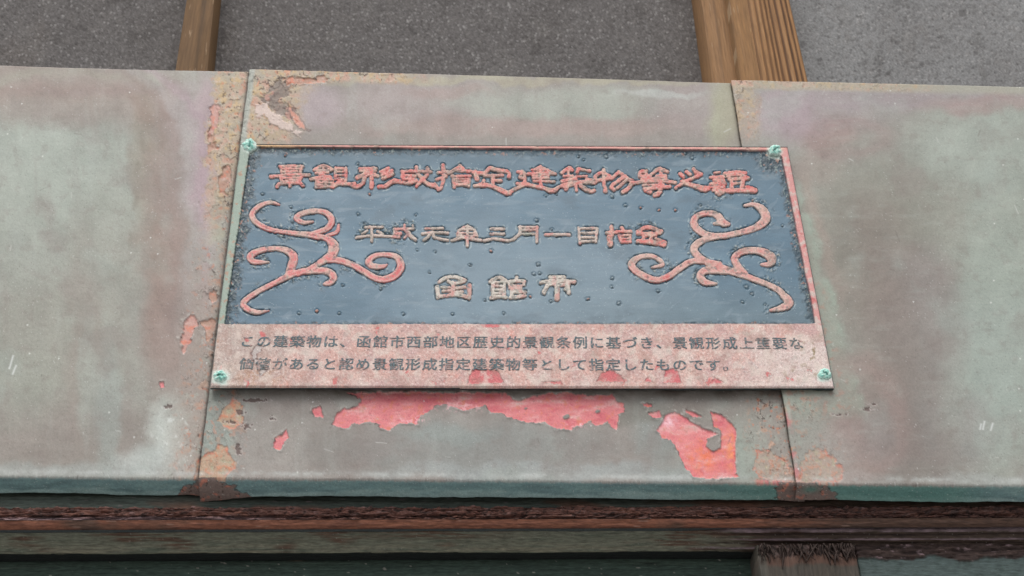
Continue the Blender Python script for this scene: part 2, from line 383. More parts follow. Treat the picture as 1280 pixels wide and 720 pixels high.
    # corroded margins: tan scale with pits
    if which == 'left':
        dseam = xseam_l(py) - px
        seam_shade = np.exp(-np.clip(dseam - 1.0 - .8 * fine, 0, 99) / 1.6)
        mixc(C, (150, 138, 126), np.exp(-np.clip(dseam, 0, 99) / 9) * sst(-.4, .4, mid) * .5)
        zone = np.maximum((1 - sst(32, 44, dseam + 20 * mid + 4 * fine)) * (1 - sst(190, 300, py + 40 * mid)), 0)
        low = (1 - sst(4, 50, dseam + 22 * mid)) * sst(190, 300, py) * 0.7
        mixc(C, (178, 174, 148), sst(0.0, .5, fbm(px, py, 40, 3, 71)) * (1 - sst(8, 40, dseam)) * sst(200, 240, py) * (1 - sst(330, 380, py)) * .7)
        mixc(C, (162, 148, 138), (1 - sst(20, 60, dseam)) * sst(280, 380, py) * .6)
    elif which == 'center':
        dl = px - xseam_l(py)
        zone = (1 - sst(52, 84, dl + 14 * mid + (py - 130) * 0.2)) * (1 - sst(170, 190, py)) + (1 - sst(6, 14, py - 88 - (px - 312) * .03 + 3 * mid)) * (1 - sst(470, 560, px))
        low = (1 - sst(20, 60, dl + 22 * mid)) * sst(470, 490, py) * .5
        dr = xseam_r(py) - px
        seam_shade = np.exp(-np.clip(dr - .8 - .6 * fine, 0, 99) / 1.5)
        rs = (1 - sst(30, 62, dr + 16 * mid)) * sst(485, 500, py)
        low = np.maximum(low, rs * .9)
        mixc(C, (160, 156, 136), (1 - sst(10, 40, dr + 8 * mid)) * (1 - sst(150, 200, py)) * .6)
    else:
        dl = px - xseam_r(py); seam_shade = np.zeros(px.shape)
        zone = (1 - sst(18, 34, dl + 12 * mid)) * (1 - sst(150, 190, py)) * .55 + (1 - sst(4, 10, py - 103 - (px - 915) * .02 + 2 * mid)) * (1 - sst(1100, 1200, px)) * .5
        low = (1 - sst(20, 70, dl + 26 * mid)) * sst(470, 500, py) * .45
        mixc(C, (164, 164, 148), (1 - sst(3, 12, py - 103 - (px - 915) * .02)) * .7)
    zone = np.clip(zone, 0, 1)
    sp = fbm(px, py, 14, 5, 73); sp2 = fbm(px, py, 4.5, 3, 79); sp3 = fbm(px, py, 7, 4, 83)
    mixc(C, (178, 160, 136), zone * .85); mixc(C, (194, 164, 116), zone * sst(0.05, .5, sp) * .7); mixc(C, (160, 156, 142), zone * sst(.1, .6, fbm(px, py, 24, 4, 85)) * .7)
    mixc(C, (188, 148, 130), zone * sst(0.05, .5, -sp) * .8); mixc(C, (200, 184, 172), zone * sst(.35, .8, sp3) * .5)
    mixc(C, (198, 138, 104), zone * sst(.45, .6, fbm(px, py, 9, 4, 89)) * .7)
    pit = zone * sst(.5, .7, sp2)
    mixc(C, (96, 84, 74), pit * .8); h -= pit * 0.0005; h += zone * (0.0004 * sp + 0.0002 * sp3)
    mixc(C, (186, 146, 122), low * sst(.2, .6, sp) * .8); mixc(C, (164, 172, 160), low * sst(.2, .7, -sp) * .7)
    mixc(C, (190, 120, 92), low * sst(.35, .6, fbm(px, py, 8, 4, 97)) * .85)
    pit = low * sst(.55, .75, sp2); mixc(C, (88, 72, 64), pit); h -= pit * 0.0005
    # lifting paint scale with curled, grimy lips
    q = fbm(px, py, 22, 5, 101)
    ed = np.exp(-((q - .25) / .035) ** 2) * np.clip(zone * .8 + low * 1.2, 0, 1) * sst(-.1, .3, fbm(px, py, 30, 3, 103))
    mixc(C, (66, 52, 46), np.clip(ed * 1.3, 0, 1) * .85); mixc(C, (196, 186, 174), np.exp(-((q - .33) / .04) ** 2) * np.clip(zone * .6 + low, 0, 1) * sst(-.1, .3, fbm(px, py, 30, 3, 103)) * .5); h += ed * 0.0006; h += np.clip(zone + low, 0, 1) * sst(.22, .30, q) * 0.0004

    if which == 'center':
        # the grey bared patch and the pale crust in the upper left corner
        dg = polysd(px, py, [(334, 112), (344, 103), (362, 106), (360, 118), (352, 128), (366, 140), (372, 152), (360, 150), (344, 142), (330, 128), (326, 118)]) + 9 * fbm(px, py, 15, 5, 107) + 2.5 * sp2
        mixc(C, (124, 112, 104), (1 - sst(-3, 1.5, dg)) * .9); mixc(C, (96, 76, 70), (1 - sst(-3, 1.5, dg)) * sst(.1, .6, sp3) * .8)
        mixc(C, (190, 140, 126), (1 - sst(-3, 1.5, dg)) * sst(.3, .6, sp) * .7); h -= (1 - sst(-1, 1, dg)) * .0006
        dp = polysd(px, py, [(322, 132), (334, 130), (342, 140), (352, 146), (368, 160), (384, 166), (372, 168), (348, 160), (330, 148), (320, 140)]) + 7 * fbm(px, py, 13, 5, 109)
        mixc(C, (204, 186, 178), (1 - sst(-2, 1.5, dp)) * .9); h += (1 - sst(-1.5, 1, dp)) * .0007
        dr_ = 2.5 * sp + polysd(px, py, [(362, 128), (368, 140), (378, 154), (386, 163), (380, 163), (368, 152), (360, 138)]) + 2 * sp3
        mixc(C, (206, 140, 120), (1 - sst(-1.5, 1, dr_)) * .85); mixc(C, (90, 60, 52), np.exp(-((dr_ - 1.2) / .8) ** 2) * .6)
        # folded lip along the left edge, and the plaque's contact shadow painted below it
        lip = 1 - sst(5, 9, dl + 1.5 * mid)
        mixc(C, (164, 170, 162), lip * (1 - sst(190, 230, py)) * .9)
        h -= 0.0008 * (1 - sst(0, 5, dl)) ** 2
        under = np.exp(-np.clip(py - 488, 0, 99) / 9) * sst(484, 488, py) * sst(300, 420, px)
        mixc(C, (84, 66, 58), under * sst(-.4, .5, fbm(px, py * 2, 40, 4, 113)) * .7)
    if which == 'right':
        dl = px - xseam_r(py)
        lip = (1 - sst(3, 7, dl + 3 * mid + 1.5 * fine)) * sst(500, 512, py)
        mixc(C, (196, 124, 126), lip * sst(-.3, .3, fbm(px, py, 34, 3, 117)) * .8); mixc(C, (160, 172, 160), lip * sst(.3, .6, fbm(px, py, 60, 3, 119)))
        mixc(C, (212, 150, 110), lip * sst(.3, .6, sp) * .6)
    # paint gone down to red primer
    PINK = ((217, 128, 131), (226, 164, 162), (206, 96, 107), (192, 80, 98))
    RUST = ((180, 144, 126), (188, 162, 146), (180, 124, 104), (156, 114, 98))
    PALE = ((192, 150, 140), (194, 166, 156), (188, 130, 122), (176, 120, 112))
    def primer(poly, orange=.3, edge=2.2, rim=.75, TINT=PINK):
        d = polysd(px, py, poly)
        near = d < 16
        if not near.any(): return
        d = d + np.where(near, edge * fbm(px, py, 11, 4, 131) + .9 * fbm(px, py, 3.5, 2, 133), 0)
        m = 1 - sst(-.7, .7, d)
        st = fbm(px * .8 + py * .4, py * 2.4 + 4 * fbm(px, py, 20, 2, 136), 30, 4, 137); s2 = fbm(px, py, 9, 4, 139); s3 = fbm(px, py, 3, 3, 149)
        mixc(C, TINT[0], m)
        mixc(C, TINT[1], m * sst(.0, .7, st) * .85); mixc(C, TINT[2], m * sst(.1, .7, -st) * .7)
        mixc(C, (216, 124, 94), m * sst(.2 - orange, .7, s2) * .65); mixc(C, (232, 192, 188), m * sst(.3, .8, .6 * s3 + .6 * st) * .55)
        mixc(C, TINT[3], m * sst(.3, .8, -s2 + .3 * s3) * .55); mixc(C, (186, 164, 158), m * sst(.35, .8, st * .7 + s2 * .5) * .5)
        mixc(C, (70, 50, 46), np.exp(-((d - .8) / .6) ** 2) * rim * sst(-.05, .45, fbm(px, py, 12, 3, 151)))
        h[...] -= m * .0010; h[...] += np.exp(-((d - 1.8) / 1.3) ** 2) * .0006 * sst(-.2, .5, fbm(px, py, 14, 3, 153)) + m * .00015 * s2
        curl = np.exp(-((d - 1.6) / 1.2) ** 2) * sst(.1, .6, fbm(px, py, 10, 3, 155)); mixc(C, (186, 182, 176), curl * .6)
    if which == 'center':
        primer(PATCH_A, .05)
        for (x, y, r) in [(708, 520.6, 4.2), (747, 513.7, 3), (657, 511, 1.8)]:
            d = np.hypot((px - x) - (py - y) * -.5, (py - y) * 1.3) - r + fbm(px, py, 5, 3, 157)
            m = 1 - sst(-.6, .6, d); mixc(C, (132, 130, 124), m); h += m * .0008
        for (x, y, rx, ry) in [(522, 524, 8, 5), (575, 508, 26, 6), (512, 524, 14, 4), (722, 531, 12, 4)]:
            mixc(C, (246, 190, 196), sst(.0, .6, fbm(px, py, 5, 3, 159)) * np.exp(-((px - x) / rx) ** 2 - ((py - y) / ry) ** 2) * .9)
        for (x, y, rx, ry) in [(700, 500, 16, 7), (640, 512, 40, 8), (905, 535, 20, 9)]:
            pass
        primer(PATCH_B, .0, 1.4)
        inB = 1 - sst(-1, 1, polysd(px, py, PATCH_B))
        for (x, y, rx, ry, c, a) in [(836, 527, 9, 9, (246, 206, 214), .95), (880, 572, 18, 18, (236, 122, 76), .8), (915, 560, 7, 26, (238, 150, 88), .8),
                                     (856, 545, 14, 12, (224, 138, 134), .7), (920, 565, 3, 26, (214, 62, 100), .8)]:
            mixc(C, c, inB * a * np.exp(-((px - x) / rx) ** 2 - ((py - y) / ry) ** 2) * sst(-.8, .4, fbm(px, py, 8, 4, 163)))
        # blush of old primer along the bottom fold near the right seam
        mixc(C, (206, 110, 110), sst(598, 601, py) * sst(935, 960, px) * sst(-.3, .3, sp3) * .8)
    for p in SMALL_RED: primer(p, .0, 1.0)
    for k_, p in enumerate(RUSTFLAKES): primer(p, .1, 5.0, .9, PALE if k_ in (0, 2) else RUST)
    for k_, p in enumerate(OCHRE):
        d = polysd(px, py, p)
        if (d < 14).any():
            d = d + (3.5 if k_ < 2 else 6) * fbm(px, py, 14, 5, 167)
            m = (1 - sst(-.8, .8, d)) * (.9 if k_ < 2 else .7)
            o1 = fbm(px, py, 7, 4, 173)
            mixc(C, (190, 154, 124) if k_ < 2 else (178, 154, 138), m * .8); mixc(C, (202, 130, 96), m * sst(.1, .6, o1) * (.8 if k_ < 2 else .6)); mixc(C, (170, 168, 142), m * sst(.2, .6, -o1) * .8)
            mixc(C, (206, 178, 150), m * sst(.4, .8, sp2) * .6); mixc(C, (110, 84, 70), m * sst(.5, .8, -sp2) * .6)
            mixc(C, (206, 116, 98), np.exp(-((d + 1.2) / 1.4) ** 2) * .6 * sst(-.3, .3, sp)); mixc(C, (96, 74, 62), np.exp(-((d - .6) / .6) ** 2) * .5 * sst(-.1, .4, sp3))
            h -= m * .0006 - m * .0003 * o1
    # dark crevice flakes
    if which != 'right':
        ck = [(297, 563, 3, 7), (308, 532, 5, 3), (290, 527, 5, 2.5), (340, 523, 3, 2), (318, 500, 12, 2), (300, 515, 5, 3), (210, 508, 3, 2)]
    else:
        ck = [(1050, 518, 6, 1.2), (1092, 505, 4, 1.2), (1085, 512, 5, 1)]
    for (x, y, rx, ry) in ck:
        d = np.hypot((px - x - 3 * sp) / rx, (py - y - 2.5 * sp3) / ry) - 1 + 1.2 * sp3 + .8 * sp2
        m = 1 - sst(-.2, .2, d); mixc(C, (92, 74, 70), m * .85); mixc(C, (190, 180, 176), np.exp(-((d - .35) / .2) ** 2) * .5); h -= m * .0006
    edge_ = py - (bot(px) - 4.5)
    mixc(C, (190, 195, 192), np.exp(-((edge_ - 1.5 * fine) / 3.0) ** 2) * sst(-.6, .5, fbm(px, py, 30, 4, 185)) * .55)  # fold highlight painted as a paler line just above the bend
    # salt specks, scratches and grime, with the gap shadow painted dark along the seams
    mixc(C, (62, 54, 48), seam_shade * .9); h -= seam_shade * .0006
    rnd = RNG.random(px.shape)
    C *= (1 + .042 * RNG.standard_normal(px.shape).clip(-2, 2) + .05 * fbm(px, py, 2.4, 2, 179))[..., None]
    dens = sst(-.3, .8, fbm(px, py, 60, 4, 181))
    mixc(C, (214, 216, 212), (rnd > 1 - .009 * dens) * .4)
    big_s = (RNG.random(px.shape) > 1 - .0004 * dens) * 1.0
    big_s = np.maximum(big_s, np.maximum(np.roll(big_s, 1, 0), np.roll(big_s, 1, 1)) * .7)
    mixc(C, (228, 230, 226), big_s * .8)
    mixc(C, (206, 210, 206), sst(.3, .8, fbm(px, py, 10, 4, 191)) * np.exp(-((px - 214) / 30) ** 2 - ((py - 545) / 46) ** 2) * .8)
    mixc(C, (92, 84, 78), (RNG.random(px.shape) > .996) * .45)
    rs = random.Random({'left': 3, 'center': 4, 'right': 5}[which])
    x0_, x1_ = px.min(), px.max()
    for _k in range(24):
        sx, sy, an, ln = rs.uniform(x0_, x1_), rs.uniform(90, 600), rs.uniform(-.5, .5) + (1.57 if rs.random() < .6 else 0), rs.uniform(3, 16)
        w_ = (np.abs(px - sx) < 18) & (np.abs(py - sy) < 18)
        if not w_.any(): continue
        ux, uy = math.cos(an), math.sin(an); a_ = (px[w_] - sx) * ux + (py[w_] - sy) * uy; b_ = -(px[w_] - sx) * uy + (py[w_] - sy) * ux
        m_ = np.exp(-((b_ - .02 * a_ * a_ / ln) / .55) ** 2) * (np.abs(a_) < ln / 2) * rs.uniform(.25, .6)
        cc = C[w_]; mixc(cc, (206, 208, 203) if rs.random() < .6 else (104, 94, 88), m_); C[w_] = cc
    for (x, y, l, s) in [(14, 453, 9, .3), (18, 462, 6, .4), (1230, 531, 6, .2), (1240, 533, 5, .3), (1226, 533, 4, .2), (700, 470, 0.1, 0)]:
        mixc(C, (214, 218, 216), (np.exp(-(((px - x) + (py - y) * s) / 1.1) ** 2) * (np.abs(py - y) < l)) * .8)
    return h, np.clip(C, .004, .95)

bot = lambda x: 593.5 + 0.0088 * x
BEND_R, HEM_ANG, HEM_LEN = 0.0042, math.radians(62), 0.0138
def make_sheet(which, label, xl, xr, top, bot, Y, step, hemextra=0.0):
    nx = int((xr(340) - xl(340)) / step) + 1
    ny = int(520 / step)
    v_ = np.linspace(0, 1, ny)[:, None]; u = np.linspace(0, 1, nx)[None, :]
    # corners from the crossing of the seam lines with the top and bottom lines
    def corner(xf, line):
        y = line(xf(300))
        for _ in range(6): y = line(xf(y))
        return xf(y), y
    tl, tr = corner(xl, top), corner(xr, top); bl_, br_ = corner(xl, bot), corner(xr, bot)
    # straight in space: divide the real edges, not their picture
    A, B, Cc, D = (at(p[0], p[1], Y) for p in (tl, tr, bl_, br_))
    V = (A * (1 - u[..., None]) + B * u[..., None]) * (1 - v_[..., None]) + (Cc * (1 - u[..., None]) + D * u[..., None]) * v_[..., None]
    d = (V - CAM) @ RW
    px = 640 - F * d[..., 0] / d[..., 2]; py = 360 + F * d[..., 1] / d[..., 2]
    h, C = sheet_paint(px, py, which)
    # hand-cut edges wander by a fraction of a millimetre; the sheet is slightly dished
    V[:, 0, 0] += .0006 * fbm(np.arange(ny), np.zeros(ny), 30, 3, 7); V[:, -1, 0] += .0006 * fbm(np.arange(ny), np.zeros(ny), 30, 3, 8)
    V[..., 1] -= h + .0012 * fbm(px, py, 260, 2, 203)
    # edge thickness all round
    def skirt(row, dy): r = row.copy(); r[..., 1] += dy; return r
    Vt = np.concatenate([skirt(V[:1], .0022), V], 0); Ct = np.concatenate([C[:1] * .8, C], 0)
    Vt = np.concatenate([skirt(Vt[:, :1], .0024), Vt, skirt(Vt[:, -1:], .0024)], 1)
    Ct = np.concatenate([Ct[:, :1], Ct, Ct[:, -1:]], 1)
    o = obj('metal_sheet', Vt, gridfaces(*Vt.shape[:2]), M_SHEET, None, Ct)
    tag(o, label, 'metal sheet')
    # the bottom edge folded back under
    edge = V[-1]; epx = px[-1]; arc = [BEND_R * HEM_ANG * k / 8 for k in range(9)]
    prof = [(BEND_R * (1 - math.cos(s / BEND_R)), -BEND_R * math.sin(s / BEND_R)) for s in arc]
    ye, ze = prof[-1]
    L = HEM_LEN + hemextra
    for k in range(1, 27):
        prof.append((ye + L * k / 26 * math.sin(HEM_ANG), ze - L * k / 26 * math.cos(HEM_ANG)))
    P = np.array(prof)
    # the lower hem line wavers a little, hand-beaten
    H = edge[None] + np.stack([np.zeros(len(P)), P[:, 0], P[:, 1]], 1)[:, None, :]
    k = np.linspace(0, 1, len(P))[:, None]
    wob = (0.0010 * fbm(epx, epx * 0, 130, 3, 211) + .0003 * fbm(epx, epx * 0, 25, 3, 213))[None] * k
    if which == 'center': wob = wob + (.0062 * (1 - sst(0, 85, epx - 245)) + .001 * (1 - sst(0, 30, 1005 - epx)))[None] * k
    H[..., 1] += wob * math.sin(HEM_ANG); H[..., 2] -= wob * math.cos(HEM_ANG)
    H[..., 2] += .0005 * fbm(np.broadcast_to(epx[None], k.shape[:1] + epx.shape), k * 40, 22, 3, 215) * sst(.2, .5, k)
    hx = np.broadcast_to(epx[None], (len(P), len(epx))); hy = np.broadcast_to(k * 30, hx.shape)
    Ch = np.empty(hx.shape + (3,)); Ch[...] = lin((118, 150, 152))
    n1 = fbm(hx, hy * 4, 60, 5, 217); n2 = fbm(hx, hy, 5, 3, 219)
    mixc(Ch, (140, 170, 168), sst(0, .7, n1) * .6); mixc(Ch, (98, 124, 128), sst(0, .7, -n1) * .6); mixc(Ch, (160, 186, 184), sst(.55, .9, hy / 30 + .3 * n1) * .6)
    mixc(Ch, (86, 140, 128), sst(780, 1000, hx) * (1 - sst(1180, 1260, hx)) * .6)
    # the fold takes over from the face colour
    top_c = C[-1][None]
    kk = (1 - sst(.08, .24, k + .05 * n2))[..., None]
    Ch = Ch * (1 - kk) + top_c * kk
    def bare(xa, xb, seed, sl=0.0):
        e = np.minimum(hx - xa, xb - hx) + 14 * fbm(hx, hy * 1.5, 26, 4, seed) + sl * (hy - 12)
        m = sst(0, 3, e)
        mixc(Ch, (128, 112, 106), m); mixc(Ch, (186, 122, 104), m * sst(.2, .6, fbm(hx, hy, 12, 4, seed + 1))); mixc(Ch, (74, 58, 54), m * sst(.45, .7, n2))
        mixc(Ch, (60, 48, 44), np.exp(-((e - .5) / 1.0) ** 2) * .8)
    if which == 'left': bare(234, 400, 221, .8)
    if which == 'center': bare(100, 288, 223, 1.6); bare(972, 1100, 225)
    if which == 'right':
        bare(900, 1036, 227, .9); mixc(Ch, (96, 138, 128), np.exp(-((hx - 1014) / 10) ** 2 - ((hy - 11) / 6) ** 2) * .9)
    mixc(Ch, (220, 224, 222), (RNG.random(hx.shape) > .994) * .6)
    Ch *= (1 + .06 * RNG.standard_normal(hx.shape))[..., None]
    # turn the cut edge up at the end so it shows a thickness
    lastr = H[-1:].copy(); lastr[..., 1] += .0008; lastr[..., 2] += .0016
    Hn = np.concatenate([H, lastr], 0); Chn = np.concatenate([Ch, Ch[-1:] * .5], 0)
    obj('folded_edge', Hn, gridfaces(*Hn.shape[:2]), M_HEM, o, np.clip(Chn, .003, .95))
    return o
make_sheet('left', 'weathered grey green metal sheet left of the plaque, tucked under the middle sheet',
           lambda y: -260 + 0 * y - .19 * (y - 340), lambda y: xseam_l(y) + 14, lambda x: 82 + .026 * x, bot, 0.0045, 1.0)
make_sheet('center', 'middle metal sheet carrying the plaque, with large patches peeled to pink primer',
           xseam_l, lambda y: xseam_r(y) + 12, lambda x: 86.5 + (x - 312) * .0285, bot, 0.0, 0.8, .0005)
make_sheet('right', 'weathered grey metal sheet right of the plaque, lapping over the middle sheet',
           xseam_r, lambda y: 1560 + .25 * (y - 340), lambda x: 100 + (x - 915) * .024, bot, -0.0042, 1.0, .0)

# ------------------------------------------------------------------ relief lettering: brush strokes (x, y, width)
def T(org, sc, strokes): return [[(org[0] + x / sc, org[1] + y / sc, w_ / sc) for (x, y, *r) in pts for w_ in [r[0] if r else wd]] for (wd, pts) in strokes]
t1, t2, t3, t4 = ((330, 195), 8), ((480, 195), 8), ((630, 195), 8), ((780, 195), 7.11)
m1, m2, m3 = ((435, 270), 6.244), ((630, 270), 6.095), ((530, 335), 6.4)
TITLE = [
 T(*t1, [(22, [(165, 92), (175, 150)]), (22, [(377, 92), (362, 150)]), (22, [(155, 92), (385, 92)]), (14, [(170, 121), (370, 118)]), (18, [(175, 150), (330, 143)]),
         (22, [(65, 197, 28), (200, 183), (330, 175), (455, 182, 26)]), (16, [(165, 215), (375, 207)]), (22, [(170, 212), (182, 262)]), (22, [(372, 208), (345, 258)]),
         (24, [(180, 262), (345, 255)]), (10, [(190, 238), (350, 232)]), (28, [(150, 270), (130, 295)]), (24, [(255, 262), (258, 292)]), (24, [(365, 262), (390, 285)])]),
 T(*t1, [(26, [(505, 128), (590, 88), (680, 124)]), (18, [(500, 132), (670, 134)]), (18, [(590, 92), (590, 180)]), (16, [(515, 162), (640, 156)]), (26, [(465, 222), (560, 202)]),
         (34, [(560, 188), (660, 205)]), (26, [(532, 215), (522, 300)]), (16, [(540, 226), (690, 228)]), (16, [(530, 257), (690, 260)]), (26, [(530, 292), (690, 295)]),
         (16, [(612, 210), (615, 290)]), (34, [(690, 295), (760, 252)]), (22, [(715, 112), (715, 215)]), (24, [(817, 112), (815, 240)]), (18, [(710, 115), (820, 115)]),
         (13, [(715, 150), (815, 150)]), (13, [(715, 184), (815, 182)]), (18, [(715, 218), (815, 216)]), (28, [(770, 235), (705, 282)]), (24, [(750, 272), (850, 270), (905, 268)])]),
 T(*t1, [(22, [(955, 117), (1120, 114)]), (16, [(960, 142), (1120, 140)]), (36, [(930, 205), (1000, 182), (1060, 166)]), (32, [(1050, 165), (1135, 190)]),
         (30, [(1010, 130), (1002, 220), (975, 270), (920, 300), (880, 280)]), (28, [(1075, 130), (1075, 300, 36)]), (24, [(1245, 112), (1165, 150)]), (26, [(1280, 135), (1180, 185)]),
         (26, [(1285, 170), (1185, 218)]), (32, [(1150, 297), (1210, 290), (1290, 240), (1360, 240, 22)])]),
 T(*t2, [(24, [(90, 248), (160, 252), (240, 265)]), (22, [(180, 142), (330, 142), (470, 150)]), (24, [(325, 100), (325, 140)]), (26, [(435, 112), (430, 140)]), (24, [(190, 150), (182, 200)]),
         (20, [(190, 188), (310, 190)]), (20, [(190, 220), (320, 225)]), (32, [(240, 265), (320, 238)]), (32, [(330, 150), (380, 215), (440, 270), (505, 285, 40)]), (26, [(430, 180), (380, 230), (325, 292)])]),
 T(*t2, [(30, [(590, 84), (596, 200), (575, 300), (545, 322)]), (24, [(540, 156), (640, 150)]), (26, [(525, 226), (620, 192)]), (28, [(510, 272), (542, 318)]), (26, [(645, 165), (730, 112), (760, 92)]),
         (28, [(760, 88), (790, 120)]), (22, [(720, 132), (880, 145)]), (18, [(675, 192), (865, 190)]), (26, [(692, 192), (705, 300)]), (24, [(852, 190), (850, 290)]),
         (11, [(720, 222), (840, 220)]), (11, [(715, 248), (840, 246)]), (24, [(700, 277), (850, 277)])]),
 T(*t2, [(32, [(890, 152), (1000, 162), (1060, 112), (1110, 127), (1240, 152), (1250, 200)]), (38, [(910, 150), (932, 222)]), (20, [(1000, 188), (1190, 182)]), (30, [(1088, 182), (1090, 270)]),
         (24, [(1100, 236), (1170, 236)]), (24, [(1000, 232), (985, 275)]), (34, [(905, 290, 28), (1000, 278), (1100, 300), (1235, 358, 44), (1300, 322, 20)])]),
 T(*t3, [(22, [(140, 150), (190, 145)]), (24, [(190, 150), (160, 200), (210, 215)]), (22, [(205, 160), (210, 270)]), (24, [(110, 320), (180, 292), (215, 265)]), (20, [(130, 267), (200, 264)]),
         (30, [(215, 266), (300, 288), (400, 312), (490, 335, 40), (560, 290, 18)]), (18, [(280, 128), (440, 128)]), (20, [(240, 168), (390, 160), (515, 170)]), (13, [(290, 190), (450, 187)]),
         (13, [(290, 214), (450, 213)]), (16, [(300, 242), (510, 247)]), (24, [(365, 98), (370, 290)]), (16, [(300, 130), (360, 102), (440, 130)]), (22, [(440, 136), (510, 170)])]),
 T(*t3, [(28, [(580, 157), (650, 112), (680, 132)]), (22, [(600, 192), (690, 190)]), (22, [(645, 130), (645, 190)]), (26, [(735, 155), (745, 115)]), (22, [(740, 117), (860, 140)]),
         (26, [(580, 242), (720, 217)]), (13, [(720, 196), (830, 190)]), (11, [(730, 240), (820, 240)]), (16, [(720, 190), (720, 250)]), (14, [(825, 190), (825, 240)]), (22, [(560, 292), (720, 244)]),
         (26, [(600, 302), (760, 257)]), (24, [(715, 232), (725, 335)]), (26, [(650, 282), (620, 325)]), (30, [(770, 290), (860, 340), (905, 335)]), (18, [(760, 257), (910, 262)]), (26, [(830, 226), (910, 240)])]),
 T(*t3, [(24, [(915, 192), (980, 157), (1060, 190)]), (26, [(920, 236), (1060, 212)]), (28, [(1000, 128), (1000, 240), (1018, 340, 36)]), (28, [(915, 200), (920, 250)]), (26, [(1075, 217), (1150, 152)]),
         (28, [(1150, 150), (1290, 252)]), (30, [(1210, 192), (1080, 290), (1100, 328)]), (22, [(1240, 222), (1130, 312)]), (32, [(1285, 240), (1250, 310), (1190, 352)])]),
 T(*t4, [(24, [(140, 172), (150, 132), (200, 127)]), (22, [(200, 150), (220, 190)]), (20, [(150, 172), (240, 167)]), (24, [(250, 152), (310, 107), (390, 130)]), (22, [(290, 172), (370, 167)]),
         (20, [(330, 130), (330, 170)]), (22, [(160, 196), (370, 191)]), (24, [(70, 235), (200, 217), (380, 216), (460, 230)]), (16, [(170, 252), (350, 247)]), (22, [(180, 285), (410, 262)]),
         (34, [(330, 215), (320, 310), (275, 338)]), (26, [(190, 297), (240, 312)])]),
 T(*t4, [(26, [(500, 152), (530, 175)]), (26, [(560, 132), (590, 157)]), (24, [(620, 107), (640, 140)]), (24, [(690, 156), (580, 202), (480, 262), (465, 275)]), (24, [(640, 132), (680, 150)]),
         (32, [(520, 222), (620, 256), (720, 282, 46), (780, 268, 30)])]),
 T(*t4, [(15, [(810, 141), (852, 136)]), (22, [(770, 182), (890, 177)]), (18, [(800, 206), (890, 208)]), (30, [(775, 242), (900, 234)]), (24, [(800, 270), (890, 270)]), (34, [(800, 292), (880, 312)]),
         (36, [(830, 318), (850, 328)]), (26, [(900, 147), (1000, 137), (1080, 142)]), (22, [(920, 172), (1000, 158), (1110, 186)]), (24, [(940, 198), (1080, 192)]), (26, [(955, 200), (962, 280)]),
         (32, [(1060, 190), (1050, 270)]), (18, [(970, 238), (1060, 228)]), (32, [(900, 300), (1000, 297), (1170, 300)]), (22, [(1090, 267), (1170, 290)])]),
]
DATE = [
 T(*m1, [(14, [(135, 80), (270, 77)]), (14, [(150, 107), (112, 130)]), (16, [(230, 112), (270, 132)]), (16, [(65, 160), (180, 144), (300, 150)]), (16, [(185, 100), (185, 190)])]),
 T(*m1, [(18, [(312, 152), (340, 152), (400, 156)]), (16, [(360, 97), (510, 90)]), (14, [(442, 62), (440, 90)]), (20, [(367, 97), (362, 150)]), (28, [(372, 130), (408, 128)]), (22, [(445, 95), (480, 140), (525, 175)]),
         (14, [(480, 120), (440, 160)]), (10, [(505, 67), (515, 85)])]),
 T(*m1, [(14, [(605, 92), (740, 87)]), (16, [(580, 132), (660, 120), (780, 124)]), (18, [(650, 125), (620, 160), (590, 180)]), (16, [(665, 125), (672, 155), (720, 170), (780, 182)])]),
 T(*m1, [(14, [(875, 102), (930, 74), (985, 97)]), (11, [(870, 98), (985, 97)]), (11, [(850, 128), (920, 126), (990, 126)]), (18, [(932, 72), (932, 225)]), (14, [(860, 105), (855, 165)]),
         (18, [(810, 184), (900, 162), (1040, 180)]), (16, [(985, 100), (1010, 150)]), (10, [(870, 148), (1000, 148)])]),
 T(*m1, [(17, [(1115, 93), (1215, 93)]), (15, [(1115, 131), (1215, 131)]), (18, [(1065, 182), (1150, 171), (1250, 184), (1295, 172)])]),
 T(*m2, [(14, [(115, 77), (255, 77)]), (20, [(125, 75), (120, 125), (75, 170)]), (18, [(250, 75), (250, 190)]), (11, [(130, 99), (250, 98)]), (12, [(130, 130), (245, 128)])]),
 T(*m2, [(17, [(315, 134), (400, 133), (500, 134)])]),
 T(*m2, [(16, [(570, 82), (580, 200)]), (16, [(710, 87), (700, 190)]), (14, [(575, 87), (705, 85)]), (15, [(580, 122), (705, 120)]), (15, [(580, 156), (705, 154)]), (14, [(580, 186), (700, 184)])]),
 T(*m2, [(22, [(820, 72), (825, 140)]), (20, [(785, 120), (860, 116)]), (38, [(806, 155), (810, 208)]), (22, [(900, 82), (910, 105)]), (17, [(860, 112), (970, 109)]), (12, [(875, 141), (970, 139)]),
         (16, [(880, 142), (895, 195)]), (14, [(965, 141), (965, 190)]), (11, [(890, 166), (965, 164)]), (14, [(890, 191), (968, 189)])]),
 T(*m2, [(24, [(1020, 112), (1095, 77), (1200, 110)]), (18, [(1020, 127), (1200, 122)]), (12, [(1060, 142), (1160, 141)]), (18, [(1070, 130), (1060, 185)]), (24, [(1130, 130), (1120, 175)]),
         (28, [(1020, 185), (1120, 190), (1220, 213)]), (20, [(1160, 165), (1230, 195)])]),
]
